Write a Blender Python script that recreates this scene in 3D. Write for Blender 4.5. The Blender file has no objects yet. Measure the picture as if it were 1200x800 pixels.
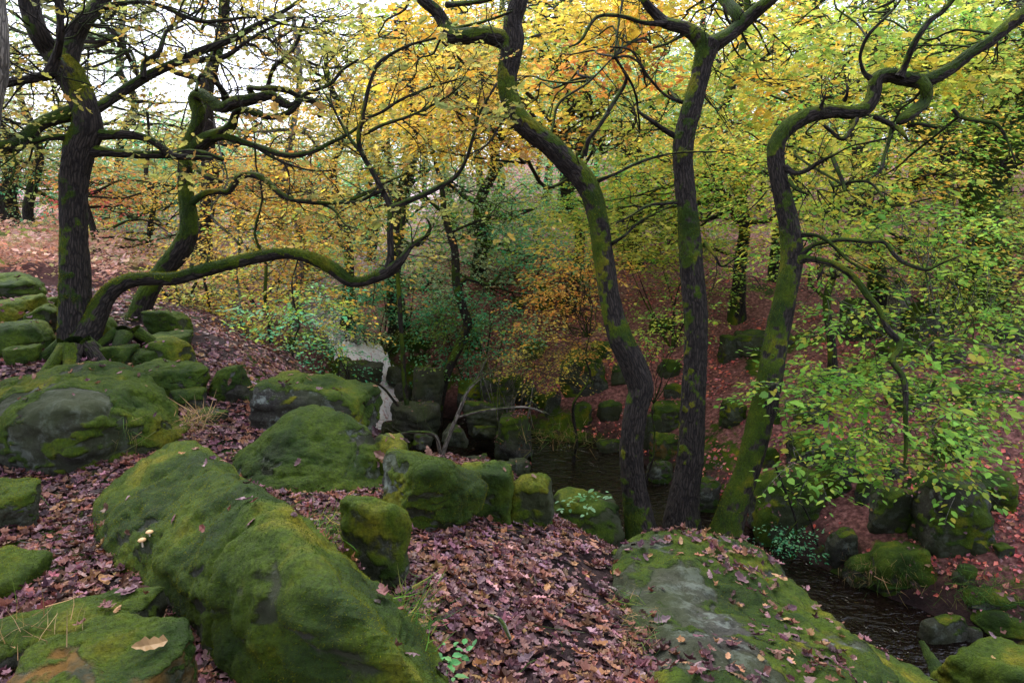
import bpy, bmesh, math, random, re
import numpy as np
from mathutils import Vector
C = bpy.context.scene
COL = bpy.context.collection
R = np.random.default_rng(11)
PITCH = math.radians(11.6); F = 826.0; CAMZ = 1.6
CP, SP = math.cos(PITCH), math.sin(PITCH)

# ------------------------------------------------------------------ view helpers (photo pixel 1200x800 -> world)
def ray(px, py):
    u = (px-600)/F; v = (400-py)/F
    return np.array([u, CP+v*SP, -SP+v*CP])
def P(px, py, t): return np.array([0, 0, CAMZ]) + ray(px, py)*t
def Z(px, py, z):
    d = ray(px, py); return np.array([0, 0, CAMZ]) + d*((z-CAMZ)/d[2])
def to_px(p):
    x, y, z = p[..., 0], p[..., 1], p[..., 2]-CAMZ
    t = y*CP - z*SP; v = y*SP + z*CP
    return 600+F*x/t, 400-F*v/t, t

# ------------------------------------------------------------------ noise
def _h(ix, iy, iz):
    h = (ix.astype(np.uint32)*np.uint32(374761393) + iy.astype(np.uint32)*np.uint32(668265263) + iz.astype(np.uint32)*np.uint32(2147483647))
    h = (h ^ (h >> np.uint32(13)))*np.uint32(1274126177)
    h = (h ^ (h >> np.uint32(16)))*np.uint32(2246822519)
    h = h ^ (h >> np.uint32(15))
    return h.astype(np.float64)/4294967295.0*2-1
def noise(p):
    p = np.asarray(p, float); i = np.floor(p).astype(np.int64); f = p-i; f = f*f*f*(f*(f*6-15)+10)
    ix, iy, iz = i[..., 0], i[..., 1], i[..., 2]; r = 0
    for a in (0, 1):
        wa = f[..., 0] if a else 1-f[..., 0]
        for b in (0, 1):
            wb = f[..., 1] if b else 1-f[..., 1]
            for c in (0, 1):
                wc = f[..., 2] if c else 1-f[..., 2]
                r = r + wa*wb*wc*_h(ix+a, iy+b, iz+c)
    return r
def fbm(p, o=4, g=.5):
    r = 0; a = 1.; p = np.asarray(p, float)
    for k in range(o):
        r = r + a*noise(p*(2.03**k)+k*17.3); a *= g
    return r
def sstep(a, b, x):
    t = np.clip((x-a)/(b-a), 0, 1); return t*t*(3-2*t)
def unit(v): return v/np.maximum(np.linalg.norm(v, axis=-1, keepdims=True), 1e-9)
def lin(c):
    c = np.asarray(c, float)/255.; return np.where(c <= .04045, c/12.92, ((c+.055)/1.055)**2.4)

# ------------------------------------------------------------------ mesh building
class Geo:
    def __init__(s): s.V = []; s.T = []; s.Q = []; s.A = {}; s.n = 0
    def add(s, V, T=None, Q=None, **attrs):
        V = np.asarray(V, float).reshape(-1, 3)
        if T is not None and len(T): s.T.append(np.asarray(T)+s.n)
        if Q is not None and len(Q): s.Q.append(np.asarray(Q)+s.n)
        s.V.append(V); s.n += len(V)
        for k, a in attrs.items(): s.A.setdefault(k, []).append(np.asarray(a, float))
    def arrays(s):
        V = np.concatenate(s.V)
        T = np.concatenate(s.T) if s.T else np.zeros((0, 3), int)
        Q = np.concatenate(s.Q) if s.Q else np.zeros((0, 4), int)
        return V, T, Q
    def build(s, name, mat, parent=None, smooth=True, origin=None):
        V, T, Q = s.arrays()
        org = np.zeros(3) if origin is None else np.asarray(origin, float)
        me = bpy.data.meshes.new(name)
        nl = len(T)*3+len(Q)*4
        me.vertices.add(len(V)); me.vertices.foreach_set('co', (V-org).astype(np.float32).ravel())
        me.loops.add(nl); me.loops.foreach_set('vertex_index', np.concatenate([T.ravel(), Q.ravel()]).astype(np.int32))
        me.polygons.add(len(T)+len(Q))
        me.polygons.foreach_set('loop_start', np.concatenate([np.arange(len(T))*3, len(T)*3+np.arange(len(Q))*4]).astype(np.int32))
        me.update(calc_edges=True); me.validate()
        me.polygons.foreach_set('use_smooth', np.full(len(me.polygons), smooth))
        for k, a in s.A.items():
            a = np.concatenate(a)
            if a.ndim == 1:
                at = me.attributes.new(k, 'FLOAT', 'POINT'); at.data.foreach_set('value', a.astype(np.float32))
            elif a.shape[1] == 3 and k == 'col':
                at = me.attributes.new(k, 'FLOAT_COLOR', 'POINT')
                at.data.foreach_set('color', np.concatenate([a, np.ones((len(a), 1))], 1).astype(np.float32).ravel())
            else:
                at = me.attributes.new(k, 'FLOAT_VECTOR', 'POINT'); at.data.foreach_set('vector', a.astype(np.float32).ravel())
        me.materials.append(mat)
        o = bpy.data.objects.new(name, me); COL.objects.link(o)
        o.location = org
        if parent is not None:
            o.parent = parent; o.location = org-np.array(world_loc(parent))
        return o
def world_loc(o):
    l = Vector(o.location)
    while o.parent is not None: o = o.parent; l = l+o.location
    return l
def tag(o, label=None, cat=None, group=None, kind=None):
    if label:
        n = len(re.findall(r"[A-Za-z0-9']+", label)); assert 4 <= n <= 16, (n, label)
        o['label'] = label
    if cat: o['category'] = cat
    if group: o['group'] = group
    if kind: o['kind'] = kind
    return o
def empty(name, loc, label, cat, group=None):
    o = bpy.data.objects.new(name, None); COL.objects.link(o); o.location = loc; o.empty_display_size = .2
    return tag(o, label, cat, group)

def catmull(P_, n_per):
    P_ = np.asarray(P_, float)
    if len(P_) == 2: P_ = np.array([P_[0], (P_[0]+P_[1])/2, P_[1]])
    Q = np.vstack([2*P_[0]-P_[1], P_, 2*P_[-1]-P_[-2]]); out = []
    for i in range(1, len(Q)-2):
        a, b, c, d = Q[i-1], Q[i], Q[i+1], Q[i+2]
        n = n_per[i-1] if hasattr(n_per, '__len__') else n_per
        t = np.linspace(0, 1, n, endpoint=False)[:, None]
        out.append(.5*((2*b)+(-a+c)*t+(2*a-5*b+4*c-d)*t*t+(-a+3*b-3*c+d)*t**3))
    out.append(P_[-1:]); return np.vstack(out)
def tube(geo, pts, rad, sides=12, step=None, lump=0., ridge=0., seed=0., cap=True, n_per=4, moss=None):
    """tapered tube along pts (world) with radii rad; adds bark coordinates and a moss mask"""
    pts = np.asarray(pts, float); rad = np.asarray(rad, float)
    if step:
        seg = np.linalg.norm(np.diff(pts, axis=0), axis=1); n_per = [max(2, int(s/step)) for s in seg]
    if len(pts) == 2 and hasattr(n_per, '__len__'): n_per = [max(2, n_per[0]//2)]*2
    if len(pts) == 2: pts = np.array([pts[0], pts.mean(0), pts[1]]); rad = np.array([rad[0], rad.mean(), rad[1]])
    X = catmull(np.c_[pts, rad], n_per); c, r = X[:, :3], np.maximum(X[:, 3], .0008)
    t = unit(np.gradient(c, axis=0)); n = len(c)
    s = np.r_[0, np.cumsum(np.linalg.norm(np.diff(c, axis=0), axis=1))]
    N = np.zeros_like(c); ref = np.array([1., 0, 0]) if abs(t[0, 0]) < .8 else np.array([0, 1., 0])
    u = unit(np.cross(t[0], ref))
    for i in range(n):
        u = u-t[i]*np.dot(u, t[i]); u = u/max(np.linalg.norm(u), 1e-9); N[i] = u
    B = np.cross(t, N)
    th = np.arange(sides)/sides*2*math.pi
    dirn = N[:, None]*np.cos(th)[None, :, None] + B[:, None]*np.sin(th)[None, :, None]
    bco = np.stack([np.cos(th)[None]*r[:, None], np.sin(th)[None]*r[:, None], np.repeat(s[:, None], sides, 1)], -1)
    bco[..., :2] += seed*.37
    rr = np.repeat(r[:, None], sides, 1)
    if lump: rr = rr*(1+lump*fbm(c[:, None]*2.2+dirn*.55+seed, 3))
    if ridge:
        q = bco*np.array([30, 30, 7.]); q = q+noise(bco*9)[..., None]*.8
        m = 1-np.abs(fbm(q, 2)); rr = rr+ridge*(m-.5)+ridge*.5*noise(bco*np.array([80, 80, 30.]))
    V = c[:, None]+dirn*rr[..., None]
    idx = np.arange(n*sides).reshape(n, sides)
    a = idx[:-1]; b = idx[1:]
    Q = np.stack([a, np.roll(a, -1, 1), np.roll(b, -1, 1), b], -1).reshape(-1, 4)
    V = V.reshape(-1, 3); bc = bco.reshape(-1, 3); dn = dirn.reshape(-1, 3)
    T = None
    if cap:
        V = np.vstack([V, c[-1]+t[-1]*r[-1]*.6]); bc = np.vstack([bc, bc[-1]]); dn = np.vstack([dn, t[-1]])
        k = len(V)-1; l = idx[-1]; T = np.stack([l, np.roll(l, -1), np.full(sides, k)], -1)
    am = moss if moss is not None else .0
    ms = np.clip(am+.1+.75*dn[:, 2]-.25*dn[:, 0]+.5*fbm(V*2.7+3, 3)+.3*fbm(V*16, 2), 0, 1)
    geo.add(V, T, Q, bco=bc, moss=ms)
    return c, r, ms

# ------------------------------------------------------------------ leaf templates (x along leaf, y across, z up), unit length
def tmpl_oak(n=8, curl=.12, w=.27, seed=0):
    g = np.random.default_rng(seed); xs = np.linspace(0, 1, n+1); V = []; Qs = []
    for i, x in enumerate(xs):
        env = math.sin(math.pi*min(1, x**.8*.93+.05))**.8
        ww = w*env*(1.12 if i % 2 else .7)*(1+g.normal(0, .08))
        if i == 0: ww = .012
        if i == n: ww = .02
        zc = curl*(x-.5)**2*2 + g.normal(0, .012); up = curl*g.uniform(.3, 1.6)*ww*2.2
        V += [(x, ww, zc+up), (x, 0, zc), (x, -ww, zc+up*g.uniform(.3, 1.4))]
    for i in range(n):
        a = 3*i; b = a+3; Qs += [(a, a+1, b+1, b), (a+1, a+2, b+2, b+1)]
    return np.array(V), None, np.array(Qs)
TL = (np.array([(0, 0, 0), (.45, .3, .07), (1, 0, -.05), (.45, -.3, .07)]), np.array([(0, 3, 2), (0, 2, 1)]), None)
TB = (np.array([(0, 0, 0), (.28, .26, .05), (.66, .25, .05), (1, 0, -.06), (.66, -.25, .05), (.28, -.26, .05), (.3, 0, 0), (.66, 0, 0)]),
      np.array([(0, 6, 1), (0, 5, 6), (7, 3, 2), (7, 4, 3)]), np.array([(6, 7, 2, 1), (5, 4, 7, 6)]))
def place(geo, tm, pos, ax, nm, size, col):
    """instances of a template merged into geo"""
    V, T, Q = tm; ax = unit(ax); bt = unit(np.cross(nm, ax)); nm = np.cross(ax, bt); n = len(pos); k = len(V)
    size = np.asarray(size).reshape(-1, 1, 1) if np.ndim(size) else size
    W = pos[:, None]+(ax[:, None]*V[None, :, :1]+bt[:, None]*V[None, :, 1:2]+nm[:, None]*V[None, :, 2:])*size
    off = (np.arange(n)*k)[:, None, None]
    geo.add(W.reshape(-1, 3), (T[None]+off).reshape(-1, 3) if T is not None else None,
            (Q[None]+off).reshape(-1, 4) if Q is not None else None, col=np.repeat(col, k, 0))
def pick(pal, n, g, jit=.16, by=None):
    pal = lin(np.array(pal)); i = g.integers(0, len(pal), n) if by is None else by
    c = pal[i]*np.exp(g.normal(0, jit, (n, 1)))*np.exp(g.normal(0, jit*.35, (n, 3)))
    return np.clip(c, .004, .95)

def sprays(leaf, twig, O, D, L, M, size, pal, flat=.35, fan=.3, droop=.18, tm=TL, g=R, tint=None, twr=.0022, mix=.25):
    """leafy shoots: S shoots at O along D (length L) with M leaves each, leaves lying in a near-flat fan"""
    S = len(O); D = unit(D); up = np.array([0, 0, 1.]); Bv = unit(np.cross(up, D)+1e-6)
    L = np.broadcast_to(L, (S,)); s = (np.arange(M)[None]+g.uniform(0, 1, (S, M)))/M
    bend = g.normal(0, .18, (S, 1))
    def curve(s):
        return O[:, None]+D[:, None]*(L[:, None]*s)[..., None]+Bv[:, None]*(L[:, None]*bend*s*s)[..., None]-up*(droop*L[:, None]*s*s)[..., None]
    side = np.where((np.arange(M)[None]+g.integers(0, 2, (S, 1))) % 2, 1., -1.)
    lat = side*np.abs(g.normal(0, fan, (S, M)))*np.sin(np.pi*np.clip(s*.85+.12, 0, 1))*L[:, None]
    pos = curve(s)+Bv[:, None]*lat[..., None]+g.normal(0, .02, (S, M, 3))-up*np.abs(lat)[..., None]*.12
    a = g.uniform(.35, 1.2, (S, M)); axd = D[:, None]*np.cos(a)[..., None]+Bv[:, None]*(side*np.sin(a))[..., None]+g.normal(0, .15, (S, M, 3))-up*g.uniform(0, .35, (S, M, 1))
    nm = up+g.normal(0, flat, (S, M, 3))
    if tint is None: tint = g.integers(0, len(pal), S)
    idx = np.where(g.uniform(0, 1, (S, M)) < mix, g.integers(0, len(pal), (S, M)), tint[:, None]).ravel()
    n = S*M
    place(leaf, tm, pos.reshape(-1, 3), axd.reshape(-1, 3), nm.reshape(-1, 3), size*np.exp(g.normal(0, .3, n)), pick(pal, n, g, by=idx))
    if twig is not None:
        ss = np.linspace(0, 1, 4)[None].repeat(S, 0); c = curve(ss)      # (S,4,3)
        r = np.array([1.5, 1.1, .8, .3])*twr; k = 3; th = np.arange(k)/k*2*math.pi
        V = c[:, :, None]+(Bv[:, None, None]*np.cos(th)[None, None, :, None]+up*np.sin(th)[None, None, :, None])*r[None, :, None, None]
        b = np.arange(4*k).reshape(4, k); q = np.stack([b[:-1], np.roll(b[:-1], -1, 1), np.roll(b[1:], -1, 1), b[1:]], -1).reshape(-1, 4)
        Q = (q[None]+(np.arange(S)*4*k)[:, None, None]).reshape(-1, 4); W = V.reshape(-1, 3)
        twig.add(W, None, Q, bco=W*1., moss=np.full(len(W), .15))

def samp(V, F_, n, g, wfun=None):
    """n random surface points with normals on triangles/quads F_ of V"""
    if F_.shape[1] == 4: F_ = np.concatenate([F_[:, :3], F_[:, [0, 2, 3]]])
    a, b, c = V[F_[:, 0]], V[F_[:, 1]], V[F_[:, 2]]; nn = np.cross(b-a, c-a); ar = np.linalg.norm(nn, axis=1); nn = nn/np.maximum(ar[:, None], 1e-12)
    w = ar if wfun is None else ar*wfun((a+b+c)/3, nn, F_)
    w = w/w.sum(); i = g.choice(len(F_), n, p=w)
    u, v = g.uniform(0, 1, (2, n)); m = u+v > 1; u[m] = 1-u[m]; v[m] = 1-v[m]
    return a[i]+(b[i]-a[i])*u[:, None]+(c[i]-a[i])*v[:, None], nn[i]
TBL = (np.array([(0, .5, 0), (0, -.5, 0), (1., 0, 0)]), np.array([(0, 1, 2)]), None)
def fuzz(V, F_, moss, n, length, g, name, parent, mat=None, thr=.45, pal=None, wid=.28):
    """a coat of fine moss blades over the mossy part of a surface"""
    w = lambda c, nn, f: np.clip((moss[f].mean(1)-thr)*4, 0, 1)+1e-9
    p, nn = samp(V, F_, n, g, w)
    ax = unit(nn+g.normal(0, .55, p.shape)+np.array([0, 0, -.25])); ln = length*np.exp(g.normal(0, .3, n))
    nm = unit(g.normal(0, 1, p.shape)); geo = Geo()
    Vt = TBL[0].copy(); Vt[:, 1] *= wid
    t = .5+.5*fbm(p*4, 3); t = np.clip(t+.25*fbm(p*1.3+7, 2), 0, 1); base = lin((44, 70, 10))[None]*(1-t[:, None])+lin((122, 124, 24))[None]*t[:, None]
    col = np.clip(base*np.exp(g.normal(0, .3, (n, 1))), 0, 1)
    place(geo, (Vt, TBL[1], None), p-nn*.002, ax, nm, ln, col)
    return geo.build(name, mat or M['moss'], parent, smooth=False)
# ------------------------------------------------------------------ materials
M = {}
def newmat(name):
    m = bpy.data.materials.new(name); m.use_nodes = True; nt = m.node_tree; nt.nodes.clear()
    out = nt.nodes.new('ShaderNodeOutputMaterial'); return m, nt, out
class NB:
    def __init__(s, nt): s.nt = nt
    def n(s, t, **kw):
        nd = s.nt.nodes.new(t)
        for k, v in kw.items():
            if k.startswith('i_'):
                k = k[2:]; k = int(k) if k.isdigit() else k.replace('_', ' ')
                if hasattr(v, 'is_output'): s.nt.links.new(v, nd.inputs[k])
                else: nd.inputs[k].default_value = v
            else: setattr(nd, k, v)
        return nd
    def noise(s, vec, scale, detail=4, rough=.55, dist=0):
        return s.n('ShaderNodeTexNoise', i_Vector=vec, i_Scale=scale, i_Detail=detail, i_Roughness=rough, i_Distortion=dist).outputs['Fac']
    def ramp(s, fac, stops):
        r = s.n('ShaderNodeValToRGB', i_Fac=fac); e = r.color_ramp.elements
        while len(e) < len(stops): e.new(.5)
        for k, (p, c) in zip(e, stops):
            k.position = p; k.color = (c, c, c, 1) if np.ndim(c) == 0 else (*c, 1)
        return r.outputs['Color']
    def mix(s, fac, a, b):
        m = s.n('ShaderNodeMix', data_type='RGBA'); s.put(m.inputs[0], fac); s.put(m.inputs[6], a); s.put(m.inputs[7], b); return m.outputs[2]
    def put(s, sock, v):
        if hasattr(v, 'is_output'): s.nt.links.new(v, sock)
        else:
            if np.ndim(v) == 1 and len(v) == 3: v = (*v, 1)
            sock.default_value = v
    def math(s, op, a, b=0.):
        m = s.n('ShaderNodeMath', operation=op); s.put(m.inputs[0], a); s.put(m.inputs[1], b); return m.outputs[0]
    def attr(s, name, t='GEOMETRY'): return s.n('ShaderNodeAttribute', attribute_name=name, attribute_type=t)
    def bump(s, h, strength, dist, normal=None):
        b = s.n('ShaderNodeBump', i_Strength=strength, i_Distance=dist, i_Height=h)
        if normal is not None: s.nt.links.new(normal, b.inputs['Normal'])
        return b.outputs['Normal']
def L3(r, g, b): return tuple(float(v) for v in lin((r, g, b)))

def leafmat(name, trans, rough=.5, spec=.35):
    m, nt, out = newmat(name); b = NB(nt); c = b.attr('col').outputs['Color']
    d = b.n('ShaderNodeBsdfPrincipled', i_Base_Color=c, i_Roughness=rough); d.inputs['Specular IOR Level'].default_value = spec
    if trans > 0:
        t = b.n('ShaderNodeBsdfTranslucent', i_Color=c); mx = b.n('ShaderNodeMixShader', i_Fac=trans)
        nt.links.new(d.outputs[0], mx.inputs[1]); nt.links.new(t.outputs[0], mx.inputs[2]); nt.links.new(mx.outputs[0], out.inputs[0])
    else: nt.links.new(d.outputs[0], out.inputs[0])
    M[name] = m
leafmat('leaf', .6, .55, .25); leafmat('litter', .1, .55, .3); leafmat('moss', .25, .8, .1)

def mossnodes(b, co, maskv, fine=38.):
    """moss colour, mask and height from the mesh's moss attribute broken up by noise"""
    nz = b.noise(co, 7., 6, .65); mask = b.math('ADD', maskv, b.math('MULTIPLY', b.math('SUBTRACT', nz, .5), .9))
    mask = b.ramp(mask, [(.42, 0.), (.56, 1.)])
    c1 = b.ramp(b.noise(co, 2.3, 5, .6), [(.28, L3(24, 42, 6)), (.42, L3(42, 68, 6)), (.56, L3(76, 98, 8)), (.7, L3(128, 124, 22))])
    c2 = b.mix(b.ramp(b.noise(co, 60, 3), [(.35, .0), (.7, .55)]), c1, L3(22, 30, 10))
    return mask, c2, b.noise(co, fine, 5, .7)
def rockmat():
    m, nt, out = newmat('rock'); b = NB(nt); co = b.n('ShaderNodeTexCoord').outputs['Object']
    oi = b.n('ShaderNodeObjectInfo'); co = b.n('ShaderNodeVectorMath', operation='ADD', i_0=co).outputs[0]
    nt.links.new(oi.outputs['Location'], co.node.inputs[1])
    sep = b.n('ShaderNodeSeparateColor', i_Color=oi.outputs['Color'])
    base = b.ramp(b.noise(co, 3.1, 8, .65), [(.25, L3(40, 41, 38)), (.5, L3(66, 68, 62)), (.75, L3(98, 96, 88))])
    base = b.mix(b.ramp(b.noise(co, 38, 6, .8), [(.42, 0.), (.62, .8)]), base, L3(26, 25, 24)); base = b.mix(b.ramp(b.noise(co, 70, 3, .6), [(.62, 0.), (.7, .6)]), base, L3(128, 134, 122)); base = b.mix(b.ramp(b.noise(co, 1.3, 3, .6), [(.45, 0.), (.6, .5)]), base, L3(40, 34, 30))
    lic = b.math('MULTIPLY', b.ramp(b.noise(co, 5.5, 7, .72), [(.53, 0.), (.6, 1.)]), sep.outputs[1])
    base = b.mix(lic, base, L3(126, 136, 128))
    og = b.math('MULTIPLY', b.ramp(b.noise(co, 4.2, 6, .65), [(.46, 0.), (.58, 1.)]), sep.outputs[2])
    base = b.mix(og, base, L3(140, 96, 34))
    mk, mc, mh = mossnodes(b, co, b.attr('moss').outputs['Fac'])
    # thin green algae film on bare rock
    base = b.mix(b.math('MULTIPLY', b.ramp(b.noise(co, 1.9, 4), [(.35, 0.), (.6, .75)]), 1.), base, L3(52, 62, 30))
    col = b.mix(mk, base, mc)
    h1 = b.math('ADD', b.math('MULTIPLY', b.noise(co, 7, 9, .75), .8), b.math('MULTIPLY', b.noise(co, 90, 5, .8), .22))
    n1 = b.bump(h1, .8, .05); n2 = b.bump(b.math('MULTIPLY', mh, mk), .9, .022, n1)
    p = b.n('ShaderNodeBsdfPrincipled', i_Base_Color=col, i_Roughness=.85, i_Normal=n2); p.inputs['Specular IOR Level'].default_value = .25
    nt.links.new(p.outputs[0], out.inputs[0]); M['rock'] = m
rockmat()
def barkmat(name, dark, mid, lt):
    m, nt, out = newmat(name); b = NB(nt); bc = b.attr('bco').outputs['Vector']
    sc = b.n('ShaderNodeVectorMath', operation='MULTIPLY', i_0=bc, i_1=(1, 1, .16)).outputs[0]
    wob = b.n('ShaderNodeTexNoise', i_Vector=bc, i_Scale=14.); add = b.n('ShaderNodeVectorMath', operation='MULTIPLY_ADD', i_0=wob.outputs['Color'], i_1=(.02, .02, .02), i_2=sc).outputs[0]
    v = b.n('ShaderNodeTexVoronoi', feature='DISTANCE_TO_EDGE', i_Vector=add, i_Scale=46.).outputs['Distance']
    cr = b.ramp(v, [(.0, 0.), (.22, 1.)]); nz = b.noise(bc, 30, 6, .7)
    col = b.mix(cr, dark, b.ramp(nz, [(.3, mid), (.7, lt)]))
    mk, mc, mh = mossnodes(b, bc, b.math('SUBTRACT', b.attr('moss').outputs['Fac'], b.math('MULTIPLY', cr, .1)), 60); mk = b.math('MULTIPLY', mk, b.ramp(b.noise(bc, 45, 5, .75), [(.25, .5), (.5, 1.)]))
    col = b.mix(mk, col, mc)
    h = b.math('ADD', b.math('MULTIPLY', cr, .6), b.math('MULTIPLY', nz, .5)); n1 = b.bump(h, .9, .013); n2 = b.bump(b.math('MULTIPLY', mh, mk), .8, .015, n1)
    p = b.n('ShaderNodeBsdfPrincipled', i_Base_Color=col, i_Roughness=.85, i_Normal=n2); p.inputs['Specular IOR Level'].default_value = .25
    nt.links.new(p.outputs[0], out.inputs[0]); M[name] = m
barkmat('bark', L3(13, 11, 10), L3(34, 30, 27), L3(60, 55, 49))
barkmat('palebark', L3(60, 58, 54), L3(105, 102, 94), L3(140, 136, 124))
def groundmat():
    m, nt, out = newmat('ground'); b = NB(nt); co = b.n('ShaderNodeTexCoord').outputs['Object']
    soil = b.ramp(b.noise(co, 6, 6, .7), [(.3, L3(28, 20, 20)), (.55, L3(48, 34, 34)), (.75, L3(74, 54, 52))])
    lit = b.ramp(b.noise(co, 16, 3, .6), [(.3, L3(70, 44, 42)), (.5, L3(120, 78, 74)), (.7, L3(170, 120, 114))])
    far = b.math('MULTIPLY', b.attr('cover').outputs['Fac'], 1.)
    col = b.mix(far, soil, lit)
    col = b.mix(b.attr('heath').outputs['Fac'], col, b.ramp(b.noise(co, .8, 6, .7), [(.3, L3(170, 140, 150)), (.5, L3(214, 186, 194)), (.7, L3(176, 186, 146))]))
    mk, mc, mh = mossnodes(b, co, b.attr('moss').outputs['Fac'])
    col = b.mix(mk, col, mc)
    n = b.bump(b.noise(co, 22, 7, .75), .9, .05)
    p = b.n('ShaderNodeBsdfPrincipled', i_Base_Color=col, i_Roughness=.9, i_Normal=n); p.inputs['Specular IOR Level'].default_value = .2
    nt.links.new(p.outputs[0], out.inputs[0]); M['ground'] = m
groundmat()
def watermat():
    m, nt, out = newmat('water'); b = NB(nt); co = b.n('ShaderNodeTexCoord').outputs['Object']
    mp = b.n('ShaderNodeMapping', i_Vector=co); mp.inputs['Rotation'].default_value = (0, 0, .95); mp.inputs['Scale'].default_value = (1, 1.5, 1)
    h = b.math('ADD', b.noise(mp.outputs[0], 5., 2, .5, 1.2), b.math('MULTIPLY', b.noise(mp.outputs[0], 13, 2, .5, 1.), .25))
    fo = b.math('MULTIPLY', b.ramp(b.noise(mp.outputs[0], 26, 5, .75), [(.66, 0.), (.72, 1.)]), b.attr('foam').outputs['Fac'])
    col = b.mix(fo, (.007, .004, .003), (.5, .45, .45))
    p = b.n('ShaderNodeBsdfPrincipled', i_Base_Color=col, i_Roughness=b.math('ADD', .02, b.math('MULTIPLY', fo, .5)), i_Normal=b.bump(h, .8, .05)); p.inputs['IOR'].default_value = 1.36
    nt.links.new(p.outputs[0], out.inputs[0]); M['water'] = m
    m, nt, out = newmat('rapids'); b = NB(nt); bc = b.attr('bco').outputs['Vector']
    mp = b.n('ShaderNodeMapping', i_Vector=bc); mp.inputs['Scale'].default_value = (1, .25, 1)
    f = b.noise(mp.outputs[0], 9, 8, .8, .6)
    col = b.ramp(f, [(.36, L3(96, 60, 50)), (.42, L3(236, 204, 200)), (.46, L3(254, 253, 254))])
    p = b.n('ShaderNodeBsdfPrincipled', i_Base_Color=col, i_Roughness=.3, i_Normal=b.bump(f, .7, .08))
    nt.links.new(p.outputs[0], out.inputs[0]); M['rapids'] = m
watermat()

# ------------------------------------------------------------------ terrain
SL = np.array([(40, -12), (20, -2), (10, 2), (6.5, 4.5), (4.6, 5.9), (3.4, 7.2), (2.6, 8.6), (1.7, 10.2), (.9, 11.5), (-1.2, 13.1), (-2.8, 14.1), (-3.35, 15.), (-3.9, 16.2), (-5, 18.5), (-6.5, 23), (-9, 35), (-12, 60)], float)
SW = np.array([1.2, 1.0, 1.0, .9, .9, .9, .9, 1.1, 1.35, 1.1, .6, .3, .2, .35, .3, .3, .3])
SZ = np.array([-3.6, -3.25, -3.05, -3., -3., -3., -3., -3., -3., -3., -2.85, -1.75, -1.7, -1.55, -1.3, -.9, -.5])
def stream(x, y):
    """distance, side (+1 camera bank), water level and half width at the nearest point of the stream's centre line"""
    x = np.asarray(x, float); y = np.asarray(y, float); best = np.full(x.shape, 1e9); sd = np.zeros(x.shape); zw = np.zeros(x.shape); hw = np.zeros(x.shape)
    for i in range(len(SL)-1):
        a, b = SL[i], SL[i+1]; e = b-a; t = np.clip(((x-a[0])*e[0]+(y-a[1])*e[1])/(e@e), 0, 1)
        dx, dy = x-a[0]-t*e[0], y-a[1]-t*e[1]; d = np.hypot(dx, dy); m = d < best
        cr = e[0]*(y-a[1])-e[1]*(x-a[0])
        best = np.where(m, d, best); sd = np.where(m, np.where(cr > 0, 1., -1.), sd)
        zw = np.where(m, SZ[i]+(SZ[i+1]-SZ[i])*t, zw); hw = np.where(m, SW[i]+(SW[i+1]-SW[i])*t, hw)
    return best, sd, zw, hw
def ground(x, y, fine=True):
    x = np.asarray(x, float); y = np.asarray(y, float); d, sd, zw, hw = stream(x, y)
    e = d-hw+.12*noise(np.stack([x*1.1, y*1.1, x*0], -1)); r = np.hypot(x, y)
    an = np.interp(e, [-.5, 0, .3, 1.2, 2.2, 3.4, 4.6, 6], [0, .08, .17, .34, .6, .86, .97, 1.])
    af = np.interp(e, [-.5, 0, .5, 2.2, 5, 10, 20], [0, .08, .2, .45, .78, .97, 1.])
    top_n = .0+.3*sstep(-1., -4., x)*sstep(3, 7, y)+.15*sstep(-2, -8, x)
    top_f = .15+.035*np.clip(r-15, 0, 200)*sstep(-10, 5, x)
    top = np.where(sd > 0, top_n, top_f)
    z = (zw-.35)*(1-np.where(sd > 0, an, af))+top*np.where(sd > 0, an, af)
    z = z+.05*np.clip(r-34, 0, 300)
    p = np.stack([x, y, x*0], -1); z = z+.1*fbm(p*.55, 3)*sstep(2.5, 6, r)-.3*np.exp(-((x-1.7)**2+(y-3.2)**2)/.8)-.8*np.exp(-((x+.195*y)/.66)**2)*sstep(4.9, 7.6, y)*sstep(13., 10., y)
    if fine: z = z+.025*fbm(p*4+9, 3)
    return z
def G(px, py):
    d = ray(px, py); t = np.concatenate([np.linspace(.8, 30, 1500), np.linspace(30, 150, 600)])
    q = np.array([0, 0, CAMZ])+d*t[:, None]; m = q[:, 2] < ground(q[:, 0], q[:, 1])
    i = int(np.argmax(m)) if m.any() else len(t)-1
    return q[i], float(t[i])
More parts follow.
